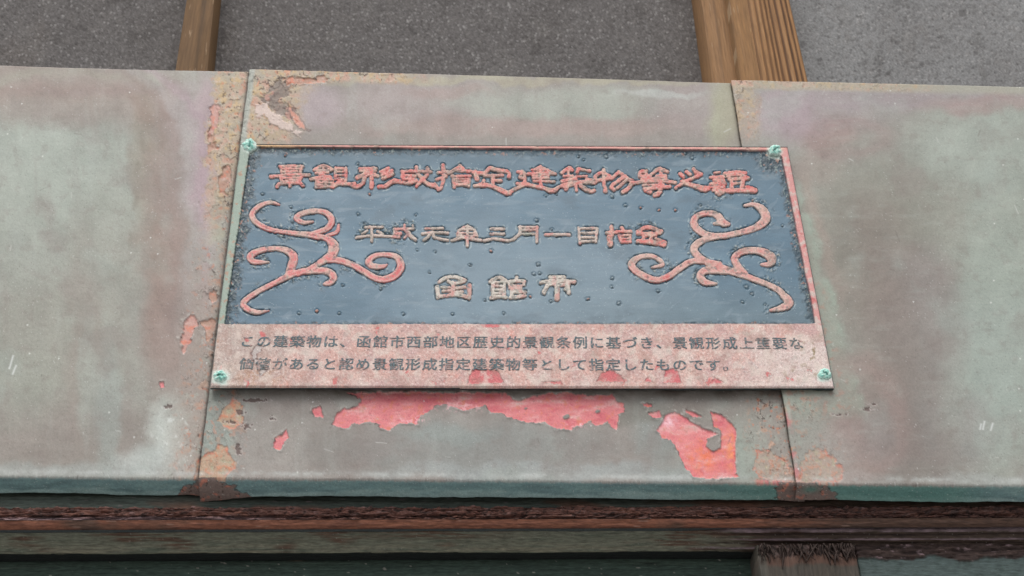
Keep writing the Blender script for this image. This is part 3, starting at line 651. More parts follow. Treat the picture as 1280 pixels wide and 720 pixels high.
CITY = [
 T(*m3, [(22, [(120, 105), (170, 74), (245, 62), (330, 92)]), (20, [(195, 98), (235, 118), (330, 97)]), (24, [(232, 112), (232, 200)]), (26, [(105, 142), (115, 225)]), (26, [(365, 132), (362, 230)]),
         (22, [(115, 222), (250, 207), (360, 225)]), (16, [(140, 147), (200, 146)]), (15, [(150, 177), (210, 176)]), (18, [(260, 152), (330, 147)]), (16, [(260, 186), (310, 182)])]),
 T(*m3, [(24, [(530, 102), (600, 68), (655, 97)]), (14, [(560, 107), (640, 103)]), (22, [(555, 110), (547, 230)]), (20, [(645, 110), (640, 220)]), (13, [(560, 137), (640, 136)]), (13, [(560, 167), (640, 166)]),
         (13, [(555, 197), (640, 196)]), (20, [(535, 232), (600, 222), (655, 228)]), (18, [(742, 67), (742, 92)]), (22, [(675, 106), (740, 94), (805, 99)]), (20, [(682, 107), (688, 150)]), (14, [(800, 100), (800, 130)]),
         (15, [(700, 137), (780, 136)]), (14, [(780, 136), (780, 160)]), (15, [(700, 161), (780, 161)]), (22, [(707, 132), (702, 230)]), (17, [(705, 187), (815, 183)]), (16, [(810, 182), (802, 215)]), (20, [(690, 232), (810, 214)])]),
 T(*m3, [(22, [(1010, 66), (1120, 66)]), (22, [(1062, 66), (1065, 95)]), (22, [(935, 106), (1060, 94), (1205, 101)]), (26, [(1000, 112), (960, 188)]), (20, [(990, 126), (1060, 121)]), (32, [(1065, 100), (1065, 240)]),
         (26, [(1150, 122), (1160, 190)]), (22, [(1090, 127), (1160, 126)]), (18, [(1130, 162), (1160, 166)])]),
]
SC_L = [zp((290, 240), 4.5, p) for p in (
 [(265, 65, 4), (215, 52, 14), (150, 75, 22), (112, 120, 26), (135, 165, 26), (200, 200, 22), (280, 217, 18), (370, 228, 22), (440, 235, 28), (490, 250, 20)],
 [(455, 160, 4), (400, 165, 18), (362, 140, 26), (400, 112, 24), (470, 100, 22), (530, 112, 26), (560, 150, 30), (540, 195, 28), (480, 220, 22), (430, 235, 18)],
 [(480, 240, 18), (540, 260, 30), (572, 300, 54), (560, 345, 48), (520, 375, 34), (450, 420, 24), (370, 455, 22)],
 [(530, 240, 8), (588, 218, 16), (600, 178, 8)],
 [(530, 375, 26), (600, 378, 30), (680, 405, 28), (740, 440, 30), (800, 475, 30), (860, 485, 32), (920, 460, 36), (950, 410, 36), (925, 360, 28), (860, 345, 20), (800, 355, 24), (768, 385, 32), (790, 410, 28), (850, 412, 18), (870, 402, 4)],
 [(320, 460, 38), (335, 410, 42), (345, 360, 42), (310, 325, 32), (240, 312, 22), (160, 322, 24), (105, 350, 34), (110, 380, 28), (150, 388, 20), (205, 388, 4)],
 [(470, 435, 30), (400, 440, 28), (320, 465, 28), (240, 505, 22), (160, 545, 22), (90, 590, 24), (62, 625, 28), (90, 655, 26), (140, 670, 20), (205, 662, 4)],
 [(420, 440, 26), (500, 435, 30), (555, 450, 34), (570, 480, 34), (545, 505, 26), (515, 512, 6)])]
SC_R = [zp((780, 240), 4.5, p) for p in (
 [(680, 70, 8), (735, 65, 20), (785, 100, 42), (797, 150, 46), (740, 195, 34), (660, 220, 26), (560, 240, 26), (470, 235, 30), (410, 200, 36), (395, 160, 36), (420, 125, 26), (480, 112, 24), (530, 130, 34), (555, 165, 38), (590, 175, 16)],
 [(555, 165, 26), (510, 172, 10)],
 [(560, 245, 12), (480, 255, 24), (420, 280, 34), (395, 320, 36), (430, 365, 32), (500, 400, 28), (560, 420, 26)],
 [(540, 400, 26), (450, 385, 22), (380, 385, 26), (320, 420, 30), (250, 470, 30), (180, 488, 28), (110, 465, 32), (60, 430, 32), (45, 395, 34), (90, 360, 24), (160, 355, 18), (205, 380, 20), (215, 405, 18), (160, 418, 6)],
 [(470, 395, 26), (560, 425, 32), (640, 450, 34), (720, 480, 26), (800, 510, 24), (860, 540, 28), (900, 575, 34), (930, 620, 44), (890, 645, 32), (825, 660, 8)],
 [(680, 455, 34), (640, 410, 36), (625, 365, 34), (665, 330, 30), (740, 322, 32), (800, 340, 40), (835, 370, 46), (820, 400, 26), (775, 402, 10)],
 [(600, 440, 26), (530, 435, 34), (460, 435, 34), (430, 465, 34), (455, 500, 32), (520, 510, 8)])]
def smooth_path(p, n=7):
    P = np.array(p, float)
    if len(P) < 3: return P
    E = np.concatenate([[2 * P[0] - P[1]], P, [2 * P[-1] - P[-2]]])
    out = []
    for i in range(1, len(E) - 2):
        for t in np.linspace(0, 1, n, endpoint=False):
            a, b, c, d = E[i - 1:i + 3]
            out.append(.5 * ((2 * b) + (c - a) * t + (2 * a - 5 * b + 4 * c - d) * t * t + (3 * b - a - 3 * c + d) * t ** 3))
    out.append(P[-1]); return np.array(out)
def strokes_sd(x, y, strokes):
    best = np.full(x.shape, 50.0)
    for st in strokes:
        P = smooth_path(st)
        for a, b in zip(P[:-1], P[1:]):
            ex, ey = b[0] - a[0], b[1] - a[1]
            t = np.clip(((x - a[0]) * ex + (y - a[1]) * ey) / (ex * ex + ey * ey + 1e-9), 0, 1)
            r = (a[2] + (b[2] - a[2]) * t) * .5
            best = np.minimum(best, np.hypot(x - a[0] - t * ex, (y - a[1] - t * ey)) - r)
    return best

# ------------------------------------------------------------------ the plaque
PB, PF = -0.0047, -0.0100            # back and front planes of the plate
plaque = empty('plaque', tuple(at(652, 484, PF)))
tag(plaque, 'wide blue cast metal plaque with red raised Japanese characters and scrolls, riveted at its corners', 'plaque')
def pobj(name, V, Fc, mat, C=None, smooth=True):
    o = obj(name, np.asarray(V, float).reshape(-1, 3) - np.array(plaque.location), Fc, mat, plaque, C, smooth)
    return o
ST = 0.6
Q = [(300, 179.5), (985, 183), (1043.5, 485), (262, 484)]         # TL TR BR BL of the plate
GX = np.arange(255, 1052, ST); GY = np.arange(176, 489, ST)
px, py = np.meshgrid(GX, GY)
dplate = polysd(px, py, Q)
dblue = polysd(px, py, [(313, 183.5), (968, 188), (977, 196), (1019.5, 404), (280.5, 404.5)])
dplate = np.where(dplate > 19.9, 20, dplate)
inside = dplate < 0
e1 = fbm(px, py, 9, 4, 301); e2 = fbm(px, py, 3.2, 3, 303); e3 = fbm(px, py, 26, 4, 305); e4 = fbm(px, py, 90, 4, 307)
dleft = px - (313 + (280.5 - 313) * (py - 183.5) / 221); dtop = py - (183.5 + (px - 313) * .0076)
dright = (976 + (1018 - 976) * (py - 196) / 208) - px
dbl = dblue + .8 * e2 * (dleft < 30) + .35 * e1
isblue = dbl < 0
# -- all raised work on the panel
glyphs = [('title', s) for s in TITLE] + [('date', s) for s in DATE] + [('city', s) for s in CITY] + [('scroll', SC_L), ('scroll', SC_R)]
dmin = np.full(px.shape, 50.0); windows = []
for kind, st in glyphs:
    A = np.concatenate([np.array(s, float) for s in st])
    j0, j1 = np.searchsorted(GX, [A[:, 0].min() - 12, A[:, 0].max() + 12]); i0, i1 = np.searchsorted(GY, [A[:, 1].min() - 10, A[:, 1].max() + 10])
    d = strokes_sd(px[i0:i1, j0:j1], py[i0:i1, j0:j1], st)
    windows.append((kind, i0, i1, j0, j1, d))
    dmin[i0:i1, j0:j1] = np.minimum(dmin[i0:i1, j0:j1], d)
# -- heights and paint of the plate
h = np.zeros(px.shape); C = np.empty(px.shape + (3,))
C[...] = lin((204, 168, 160))
# text field
tn = fbm(px, py, 3.0, 3, 311)
mixc(C, (216, 172, 160), sst(-.2, .6, e3) * .7); mixc(C, (196, 160, 158), sst(-.1, .6, -e3) * .6)
mixc(C, (224, 206, 196), sst(.1, .9, fbm(px, py * 1.8, 44, 4, 313)) * .75); mixc(C, (226, 150, 134), sst(.3, .9, fbm(px, py, 30, 4, 315)) * .6)
mixc(C, (176, 168, 158), (1 - sst(300, 400, px + 40 * e3)) * .6)
mixc(C, (188, 148, 120), np.exp(-((px - 320) / 34) ** 2 - ((py - 470) / 12) ** 2) * sst(-.4, .4, e1) * .8)
mixc(C, (220, 208, 202), sst(880, 1010, px + 30 * e3) * sst(412, 440, py) * .75)
mixc(C, (150, 134, 96), np.exp(-((px - 1018) / 20) ** 2 - ((py - 440) / 22) ** 2) * sst(.15, .45, e1) * .9)
mixc(C, (150, 130, 100), np.exp(-((px - 1000) / 22) ** 2 - ((py - 468) / 8) ** 2) * sst(.15, .45, e1) * .9)
mixc(C, (170, 164, 164), np.exp(-((px - 935) / 14) ** 2 - ((py - 458) / 8) ** 2) * sst(.0, .4, e1) * .8)
mixc(C, (236, 226, 220), sst(.1, .8, tn) * .5); mixc(C, (160, 122, 118), sst(.15, .85, -tn) * .5)
C *= (1 + .13 * RNG.standard_normal(px.shape).clip(-2, 2))[..., None]
mixc(C, (212, 98, 100), sst(.62, .8, fbm(px, py, 18, 4, 317)) * (py > 406) * .8)
mixc(C, (90, 66, 62), np.exp(-((fbm(px, py, 18, 4, 317) - .62) / .03) ** 2) * (py > 406) * .5)
for pl in ([(584, 480), (590, 463), (600, 460), (612, 463), (622, 463), (629, 478)], [(746, 476), (752, 466), (764, 463), (776, 469), (780, 477)],
           [(829, 478), (832, 463), (842, 461), (848, 466), (851, 478)], [(887, 480), (893, 472), (905, 478)], [(676, 478), (700, 476), (702, 480)],
           [(806, 476), (812, 470), (816, 478)], [(600, 404), (640, 405), (636, 409), (604, 409)]):
    d = polysd(px, py, pl) + 1.2 * e2
    m = 1 - sst(-.6, .6, d); mixc(C, (208, 108, 112), m * .95); mixc(C, (100, 60, 56), np.exp(-((d - .6) / .5) ** 2) * .6); h -= m * .0004
lum = C.mean(-1, keepdims=True); C[...] = (lum + .95 * (C - lum)) * 1.0
mixc(C, (168, 138, 128), sst(.0, .7, fbm(px, py, 24, 5, 318)) * .5); mixc(C, (220, 206, 196), sst(.0, .6, fbm(px, py, 17, 5, 319)) * .6); mixc(C, (190, 186, 176), sst(.2, .7, fbm(px, py, 13, 5, 320)) * .35)
# chipped crack in the first characters
d = polysd(px, py, [(314, 440), (320, 432), (330, 432), (326, 438), (320, 444), (322, 452), (334, 462), (326, 470), (322, 458), (316, 450)]) + 2 * e2
m = 1 - sst(-.8, .8, d); mixc(C, (196, 192, 190), m * .6); mixc(C, (110, 84, 80), np.exp(-((d - .3) / .9) ** 2) * .7); h -= m * .0004
# left edge of the field and the rims
rimL = (dleft < 0) & (py < 406); rimT = (dtop < 0) & ~rimL; rimR = (dright < 0) & (py < 406) & ~rimT
lr = sst(-.2, .2, fbm(px, py, 18, 4, 321))
mL = (1 - sst(-2, 4, dleft - 2)) * (1 - sst(470, 484, py) * .3) * (py < 490)
mixc(C, (158, 176, 164), np.where(dleft < 2, 1, mL * (py < 470)) * np.where(py > 404, (1 - sst(-12, 4, dleft + 6)) * .8, 1) * .9)
mixc(C, (184, 150, 130), (dleft < 2) * (sst(.25, .5, fbm(px, py, 10, 4, 323))) * .8 * (py < 470))
mixc(C, (214, 158, 150), rimT * 1.0); mixc(C, (206, 178, 160), rimT * sst(.0, .5, e1) * .7); mixc(C, (200, 170, 120), rimT * (1 - sst(330, 420, px)) * .8)
mixc(C, (90, 66, 62), rimT * sst(.45, .7, fbm(px, py * 3, 14, 3, 325)) * .5)
mixc(C, (214, 156, 152), rimR * 1.0); mixc(C, (206, 194, 186), rimR * sst(-.1, .4, e1) * .8); mixc(C, (196, 100, 100), rimR * sst(.3, .6, fbm(px, py, 20, 3, 327)) * .7)
h += .00012 * tn + .0002 * e1
# rounded outer edge
h -= .0016 * (1 - sst(0, 3.0, -dplate)) ** 2
# -- the blue field
Bc = np.empty(C.shape); Bc[...] = lin((84, 114, 133))
cl = fbm(px, py * 2.2, 110, 5, 331)
mixc(Bc, (104, 134, 152), sst(.0, .8, cl) * .7); mixc(Bc, (72, 102, 120), sst(.0, .8, -cl) * .6)
mixc(Bc, (124, 144, 156), sst(400, 600, px) * (1 - sst(760, 920, px)) * sst(230, 340, py) * .65)  # pale sheen painted into the middle of the field
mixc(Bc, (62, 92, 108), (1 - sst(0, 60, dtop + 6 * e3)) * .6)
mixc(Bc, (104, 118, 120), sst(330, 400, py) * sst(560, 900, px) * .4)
mixc(Bc, (134, 150, 160), sst(.15, .8, fbm(px, py * 5, 50, 5, 333)) * .4); mixc(Bc, (72, 90, 102), sst(.2, .8, fbm(px, py * 2, 60, 5, 334)) * .35)
Bc *= (1 + .035 * RNG.standard_normal(px.shape) + .05 * fbm(px * .12, py, 4, 3, 335))[..., None]
sp_ = (RNG.random(px.shape) > 1 - .004 * sst(-.3, .5, e4)) * 1.0
mixc(Bc, (180, 196, 202), np.maximum(sp_, np.roll(sp_, 1, 1) * .6) * .55)
mixc(Bc, (150, 166, 178), sst(.5, .8, fbm(px + py, (py - px) * .3, 14, 3, 336)) * .18)
hb = -.0022 + .00004 * e1 + .00003 * e3
# dark crust along the borders
crz = np.maximum(np.maximum((1 - sst(5, 17, dleft + 8 * e1)), (1 - sst(3, 9, dtop + 4 * e1)) * (1 - sst(430, 560, px) * .35)),
                 np.maximum((1 - sst(2, 9, dright + 5 * e1)) * .9, (1 - sst(0, 5, (404 - py) + 3 * e1)) * .7))
crz = np.maximum(crz, (1 - sst(14, 30, np.hypot(px - 968, py - 192) + 6 * e1)))
cr = fbm(px, py, 8, 5, 341, .7); cr2 = fbm(px, py, 5, 4, 343, .7)
mixc(Bc, (44, 64, 74), crz * sst(-.8, -.05, cr) * .95); mixc(Bc, (168, 182, 174), crz * sst(.3, .6, cr2) * .65); mixc(Bc, (178, 126, 104), crz * sst(.45, .65, fbm(px, py, 7, 3, 347)) * .8)
mixc(Bc, (30, 44, 52), crz * sst(.3, .55, -cr2) * .7)
hb += crz * (.0006 * cr + .0005 * cr2)
# cast pimples
for (x, y, r, c) in [(356, 193, 2.3, 1), (462, 241, 2.4, 1), (448, 266, 2.4, 0), (520, 267, 2, 0), (614, 312, 3, 1), (522, 311, 2, 0), (544, 313, 2.2, 0), (588, 330, 2.1, 0),
        (782, 255, 2.6, 0), (801, 258, 2.4, 1), (824, 261, 2.4, 1), (845, 261, 2.4, 1), (765.5, 244, 3.4, 0), (758.6, 194, 3, 0), (723, 194, 1.8, 0), (730, 198, 1.8, 0), (673, 329, 3, 0),
        (668, 341, 2.8, 0), (675, 340, 2.4, 0), (766, 346, 2.4, 0), (765, 357, 2.6, 0), (823, 362, 2.6, 0), (735, 372, 2.6, 1), (774, 378, 2.8, 0), (934, 357, 3.4, 0), (941, 366, 2.8, 0),
        (929, 376, 2.4, 0), (876, 255, 1.8, 0), (979, 280, 1.8, 0), (663, 369, 2.4, 1), (374, 390, 2.2, 0), (396, 387, 2.8, 1), (424, 390, 2.4, 0), (566, 391, 2, 0), (630, 390, 2, 0), (587, 329, 2, 0),
        (537, 339, 2, 0), (476, 360, 2, 0), (504, 391, 2.4, 0), (428, 355, 1.8, 0), (671, 274, 3, 0), (690, 285, 2.2, 0), (941, 249, 2.4, 1), (328, 241, 1.9, 0), (364, 257, 2, 0), (812, 186, 2, 0),
        (866, 196, 2.6, 0), (857, 190, 2.4, 0), (535, 211, 1.6, 0), (447, 203, 2.2, 0), (683, 243, 2.6, 0), (696, 241, 2, 0), (606, 374, 2.2, 0), (689, 375, 2, 0), (957, 379, 2, 0), (915, 241, 1.8, 0)]:
    r = r * .9; d = np.hypot(px - x, (py - y) * 1.15) + 1.0 * e2 + .6 * e1
    if c: mixc(Bc, (172, 124, 108), 1 - sst(r * .5, r * .8, d))
    else: mixc(Bc, (70, 90, 100), 1 - sst(r * .5, r * .8, d)); mixc(Bc, (150, 168, 174), np.exp(-np.hypot(px - x + .6, py - y + .5) ** 2 / .7) * .7)
    mixc(Bc, (38, 54, 62), np.exp(-((d - r * .95) / .7) ** 2) * .8 * sst(-.5, .4, fbm(px, py, 5, 2, 345)))
    hb += (.0009 if c else .0004) * np.clip(1 - (d / r) ** 2, 0, 1) - .0006 * np.exp(-((d - r * 1.1) / .8) ** 2)
# ragged, darkened trench around the raised work
mo = np.exp(-((dmin - 1.35 + .6 * e2) / .95) ** 2)
gyd = -np.gradient(dmin, axis=0)                      # darkest along the upper sides
up = np.clip(sst(-.25, .35, fbm(px, py, 13, 4, 351)) * .8 + .95 * sst(.1, .6, gyd) * sst(-.6, .1, fbm(px, py, 20, 3, 352)), 0, 1)
mixc(Bc, (34, 50, 58), mo * up * .92)
mixc(Bc, (172, 188, 190), np.exp(-((dmin - 3.0 + 1.2 * e2) / .7) ** 2) * sst(.0, .5, fbm(px, py, 7, 3, 353)) * .7)
hb -= .0009 * mo * up
# crust that hangs on the outer side of the curls
czx = np.exp(-((dmin - 4.2) / 3.2) ** 2) * sst(.05, .35, fbm(px, py, 34, 3, 355)) * ((px < 530) | (px > 785)) * sst(238, 250, py)
mixc(Bc, (52, 70, 78), czx * sst(.0, .3, cr) * .85); mixc(Bc, (166, 172, 166), czx * sst(.2, .5, cr2) * .8); hb += czx * .0011 * cr2
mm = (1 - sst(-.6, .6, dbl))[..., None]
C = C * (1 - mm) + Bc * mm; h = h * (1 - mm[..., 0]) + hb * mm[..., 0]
# dark joint along the lower and upper border of the blue field
jn = np.exp(-((dbl - .4) / .7) ** 2) * sst(-.5, .1, fbm(px, py, 60, 3, 357)); mixc(C, (44, 56, 62), jn * .7)
# pale salts round the four rivets
RIV = [(311.5, 182.5), (968.5, 188.5), (275.5, 471.5), (1030.5, 469)]
for k, (x, y) in enumerate(RIV):
    d = np.hypot(px - x, (py - y) * 1.15) + 3.0 * e1
    R_ = (13, 12, 15, 12)[k]
    mixc(C, (216, 226, 218), (1 - sst(R_ * .55, R_, d)) * .85); mixc(C, (160, 214, 200), (1 - sst(R_ * .3, R_ * .8, d)) * .5)
V = at(px, py, PF); V[..., 1] -= h
fin = inside[:-1, :-1] & inside[1:, 1:] & inside[1:, :-1] & inside[:-1, 1:]
cb = isblue[:-1, :-1] & fin
ct = fin & ~cb & (py[:-1, :-1] > 404); cr_ = fin & ~cb & ~ct
C = np.clip(C, .003, .95)
for nm, kp, mt in (('recessed_panel', cb, M_BLUE), ('text_panel', ct, M_PLATE), ('rim', cr_, M_PLATE)):
    a, f_, c_ = compact(V, gridfaces(*px.shape, keep=kp), C); pobj(nm, a, f_, mt, c_)
# body of the plate: front a hair behind the panels, sides showing
qb = [at(x, y, PF + .0034) for x, y in Q]
ctr = sum(qb) / 4
ring = [np.array(at(x, y, PF + .0010)) for x, y in [(300.6, 180.1), (984.4, 183.6), (1042.9, 484.6), (262.6, 483.6)]]
# subdivided side walls with a worn, uneven arris
nb = 240; pts = []
for a, b in zip(ring, ring[1:] + ring[:1]): pts += [a + (b - a) * k / nb for k in range(nb)]
pts = np.array(pts); n = len(pts)
bk = pts.copy(); bk[:, 1] = PB; md = pts.copy(); md[:, 1] = (PF * .4 + PB * .6)
md[:, 2] -= .0004 + .0006 * fbm(np.arange(n), np.zeros(n), 8, 3, 361); bk[:, 2] -= .0007 * fbm(np.arange(n), np.zeros(n), 5, 3, 363)
inn = pts.mean(0) + (pts - pts.mean(0)) * .985; inn[:, 1] = PF + .0052
Vs = np.concatenate([pts, md, bk, inn, [bk.mean(0)], [inn.mean(0)]])
i = np.arange(n); j = (i + 1) % n
fs = [(int(a), int(a + n), int(b + n), int(b)) for a, b in zip(i, j)] + [(int(a + n), int(a + 2 * n), int(b + 2 * n), int(b + n)) for a, b in zip(i, j)]
fs += [(int(a + 2 * n), 4 * n, int(b + 2 * n)) for a, b in zip(i, j)] + [(int(b + 3 * n), 4 * n + 1, int(a + 3 * n)) for a, b in zip(i, j)]
fs += [(int(b), int(b + 3 * n), int(a + 3 * n), int(a)) for a, b in zip(i, j)]
pobj('base_plate', Vs, fs, M_EDGE)

# -- raised characters and scrolls, each its own casting
def raised(name, kind, win, idx):
    kind, i0, i1, j0, j1, d = win
    x, y = px[i0:i1, j0:j1], py[i0:i1, j0:j1]
    er = .5 * fbm(x, y, 4.5, 3, 371) + .35 * fbm(x, y, 12, 3, 373)
    amp = 1.0 if kind != 'scroll' else .6
    dd = d + er * amp - {'title': .5, 'date': .3, 'city': .5, 'scroll': .5}[kind]
    H_ = .0010 if kind == 'title' else .0009
    hh = -.0028 + .0003 + (H_ + .0006) * (1 - sst(-.3, .6, dd)) + (.00028 * fbm(x, y, 5, 3, 375) + .00012 * fbm(x, y, 2, 2, 376)) * (1 - sst(-1, 0, dd))
    keep = dd < .7
    kp = keep[:-1, :-1] & keep[1:, 1:] & keep[1:, :-1] & keep[:-1, 1:]
    if not kp.any(): return
    Cc = np.empty(x.shape + (3,))
    g1 = fbm(x, y, 10, 4, 381); g2 = fbm(x, y, 4, 3, 383); g3 = fbm(x, y, 2.2, 2, 385); g4 = fbm(x, y, 34, 3, 387)
    if kind == 'title' or (kind == 'date' and idx >= 8):
        Cc[...] = lin((216, 142, 134))
        mixc(Cc, (210, 178, 162), sst(-.05, .5, g1) * .8); mixc(Cc, (212, 108, 108), sst(.15, .7, -g1) * .7)
    elif kind == 'date':
        Cc[...] = lin((204, 186, 176)); mixc(Cc, (214, 134, 130), sst(.15, .45, g4 + .3 * g1) * .8)
        if idx == 5: mixc(Cc, (140, 170, 156), np.exp(-((x - 662) / 9) ** 2 - ((y - 292) / 4) ** 2) * .8)
    elif kind == 'city':
        Cc[...] = lin((208, 200, 190)); mixc(Cc, (206, 140, 134), sst(.15, .5, g4 + .5 * g1) * .75); mixc(Cc, (164, 170, 160), sst(.1, .6, -g1) * .5)
    else:
        Cc[...] = lin((218, 138, 136)) if idx == 0 else lin((212, 162, 154))
        mixc(Cc, (214, 180, 168), sst(-.05, .5, g4 + .5 * g1) * .85); mixc(Cc, (206, 96, 98), sst(.2, .7, -g4 + .3 * g1) * (.6 if idx == 0 else .7))
        mixc(Cc, (214, 178, 170), np.exp(-((d + .8) / .9) ** 2) * .75)
    g5 = fbm(x, y, 16, 4, 391)
    wearc = (150, 140, 130) if kind in ('title', 'date') else ((176, 160, 148) if idx == 0 else (164, 142, 132))
    mixc(Cc, wearc, sst(.05, .55, g5) * (.65 if not (kind == 'scroll' and idx == 0) else .35)); mixc(Cc, (206, 92, 92), sst(.25, .7, -g5) * (.7 if kind == 'title' else .35))
    mixc(Cc, (150, 160, 152), sst(.3, .6, g2) * .6); sk_ = .25 if kind == 'scroll' else .5
    mixc(Cc, (226, 208, 200), sst(.45, .75, g3) * sk_); mixc(Cc, (112, 84, 80), sst(.5, .75, -g3) * sk_)
    mixc(Cc, (196, 184, 174), np.exp(-((dd + .35) / .55) ** 2) * (.75 if kind == 'scroll' else .5) * sst(-.7, .2, g4 + g1 * .5)); mixc(Cc, (60, 70, 74), sst(.3, .7, dd) * .8)
    # worn bare pockets where strokes run together
    pk = (sst(.45, .65, fbm(x * .5, y * 1.6, 5, 3, 389)) + .8 * sst(-.5, -.05, dd) * sst(-.3, .4, g1)) * (kind == 'title') * .8
    pk = np.maximum(pk, (kind != 'title') * .7 * sst(.35, .6, fbm(x, y, 7, 3, 393)))
    mixc(Cc, (92, 104, 108), pk * .7); hh -= pk * .0006
    Vg = at(x, y, PF); Vg[..., 1] -= hh
    a, f_, c_ = compact(Vg, gridfaces(*x.shape, keep=kp), np.clip(Cc, .003, .95))
    return pobj(name, a, f_, M_LETTER, c_)
cnt = {}
for wn in windows:
    k = wn[0]; ix = cnt.get(k, 0); cnt[k] = ix + 1
    raised('scroll_ornament' if k == 'scroll' else 'raised_character', k, wn, ix)

# -- small filled characters
def glyph_mesh(ch):
    cu = bpy.data.curves.new('glyph', 'FONT'); cu.body = ch; cu.size = 1.0; cu.resolution_u = 3
    o = bpy.data.objects.new('glyph', cu); COL.objects.link(o)
    me = o.to_mesh()
    vs = np.array([v.co[:2] for v in me.vertices]).reshape(-1, 2)
    fc = [tuple(p.vertices) for p in me.polygons]
    o.to_mesh_clear(); bpy.data.objects.remove(o); bpy.data.curves.remove(cu)
    return vs, fc
ROW1 = "この建築物は、函館市西部地区歴史的景観条例に基づき、景観形成上重要な"
ROW2 = "価値があると認め景観形成指定建築物等として指定したものです。"
cache = {}
def small_row(text, xa, ya, xb, yb):
    n = len(text)
    for k, ch in enumerate(text):
        if ch not in cache: cache[ch] = glyph_mesh(ch)
        vs, fc = cache[ch]
        if not len(vs): continue
        t = k / (n - 1); cx, cy = xa + (xb - xa) * t, ya + (yb - ya) * t
        em = 19.2
        ink = M_INK_WORN if (ch in '上重' and k > n - 6) or (k in (0, 1, 2) and text is ROW2) or (k == n - 1 and text is ROW1) else M_INK
        # glyph box is about one em wide, baseline .12 up; straightened onto the plate
        gx = cx + (vs[:, 0] - .5 * EMW) / EMW * em
        gy = cy - (vs[:, 1] - .38 * EMW) / EMW * em * .83
        gx = gx + (gy - cy) * ((cx - 652) / 2250)            # follow the plate's upright direction
        P = at(gx, gy, PF - .00035); B_ = P.copy(); B_[:, 1] += .0006
        m_ = len(P)
        # outline walls
        ed = {}
        for f_ in fc:
            for a, b in zip(f_, f_[1:] + f_[:1]): ed[(a, b)] = ed.get((a, b), 0) + 1
        walls = [(a, b, b + m_, a + m_) for (a, b) in ed if (b, a) not in ed]
        A_ = np.concatenate([P, B_]); D_ = A_ + np.array([.00062, -.00006, 0])      # stems cut twice as wide as the bars
        fa = list(fc) + walls
        pobj('engraved_character', np.concatenate([A_, D_]), fa + [tuple(q + len(A_) for q in f_) for f_ in fa], ink, None, False)
_v, _f = glyph_mesh("国")
EMW = max(.5, float(_v[:, 0].max() + _v[:, 0].min())) if len(_v) else 1.0
small_row(ROW1, 309, 426.2, 995, 429)
small_row(ROW2, 307.5, 454.5, 912, 456)

# -- rivets
def rivet(x, y, seed):
    nr, na = 22, 56
    r = np.linspace(0, 1, nr)[:, None]; a = np.linspace(0, 2 * np.pi, na, endpoint=False)[None]
    R_ = (9.4, 8.0, 9.0, 8.8)[seed - 3]
    gx = r * np.cos(a); gy = r * np.sin(a)
    n1 = fbm(gx * 10, gy * 10, 5, 4, seed)
    rad = R_ * (1 + .20 * fbm(np.cos(a) * 8, np.sin(a) * 8, 6, 3, seed + 2))
    X, Y_ = x + gx * rad, y + gy * rad * .86
    hh = .0042 * np.sqrt(np.clip(1 - r ** 2, 0, 1)) + .0016 * n1 * (1 - r) ** .5
    ang = 1.2 + seed * .7
    sl = np.exp(-(((gx - .1) * np.cos(ang) + gy * np.sin(ang)) / .14) ** 2) * (r < .75) * (np.abs(-(gx) * np.sin(ang) + gy * np.cos(ang)) < .45)
    hh -= sl * .0012
    Cc = np.empty(gx.shape + (3,)); Cc[...] = lin((166, 220, 206))
    mixc(Cc, (118, 200, 186), sst(0, .6, n1) * .7); mixc(Cc, (226, 238, 230), sst(.0, .5, -n1) * .8); mixc(Cc, (92, 150, 140), sst(.2, .6, fbm(gx * 10, gy * 10, 3.5, 3, seed + 8)) * .6); mixc(Cc, (226, 236, 228), sst(.75, 1, r + .2 * n1) * .7)
    mixc(Cc, (60, 110, 104), sl * .8); mixc(Cc, (110, 96, 80), sst(.5, .8, fbm(gx * 10, gy * 10, 3, 2, seed + 5)) * .4)
    Vr = at(X, Y_, PF + .0012); Vr[..., 1] -= hh
    ii = np.arange(nr * na).reshape(nr, na); nx_ = np.roll(ii, -1, 1)
    fq = np.stack([ii[:-1], ii[1:], nx_[1:], nx_[:-1]], -1).reshape(-1, 4)
    pobj('rivet', Vr, fq, M_RIVET, np.clip(Cc, 0, .95))
for k, (x, y) in enumerate(RIV): rivet(x, y, k + 3)

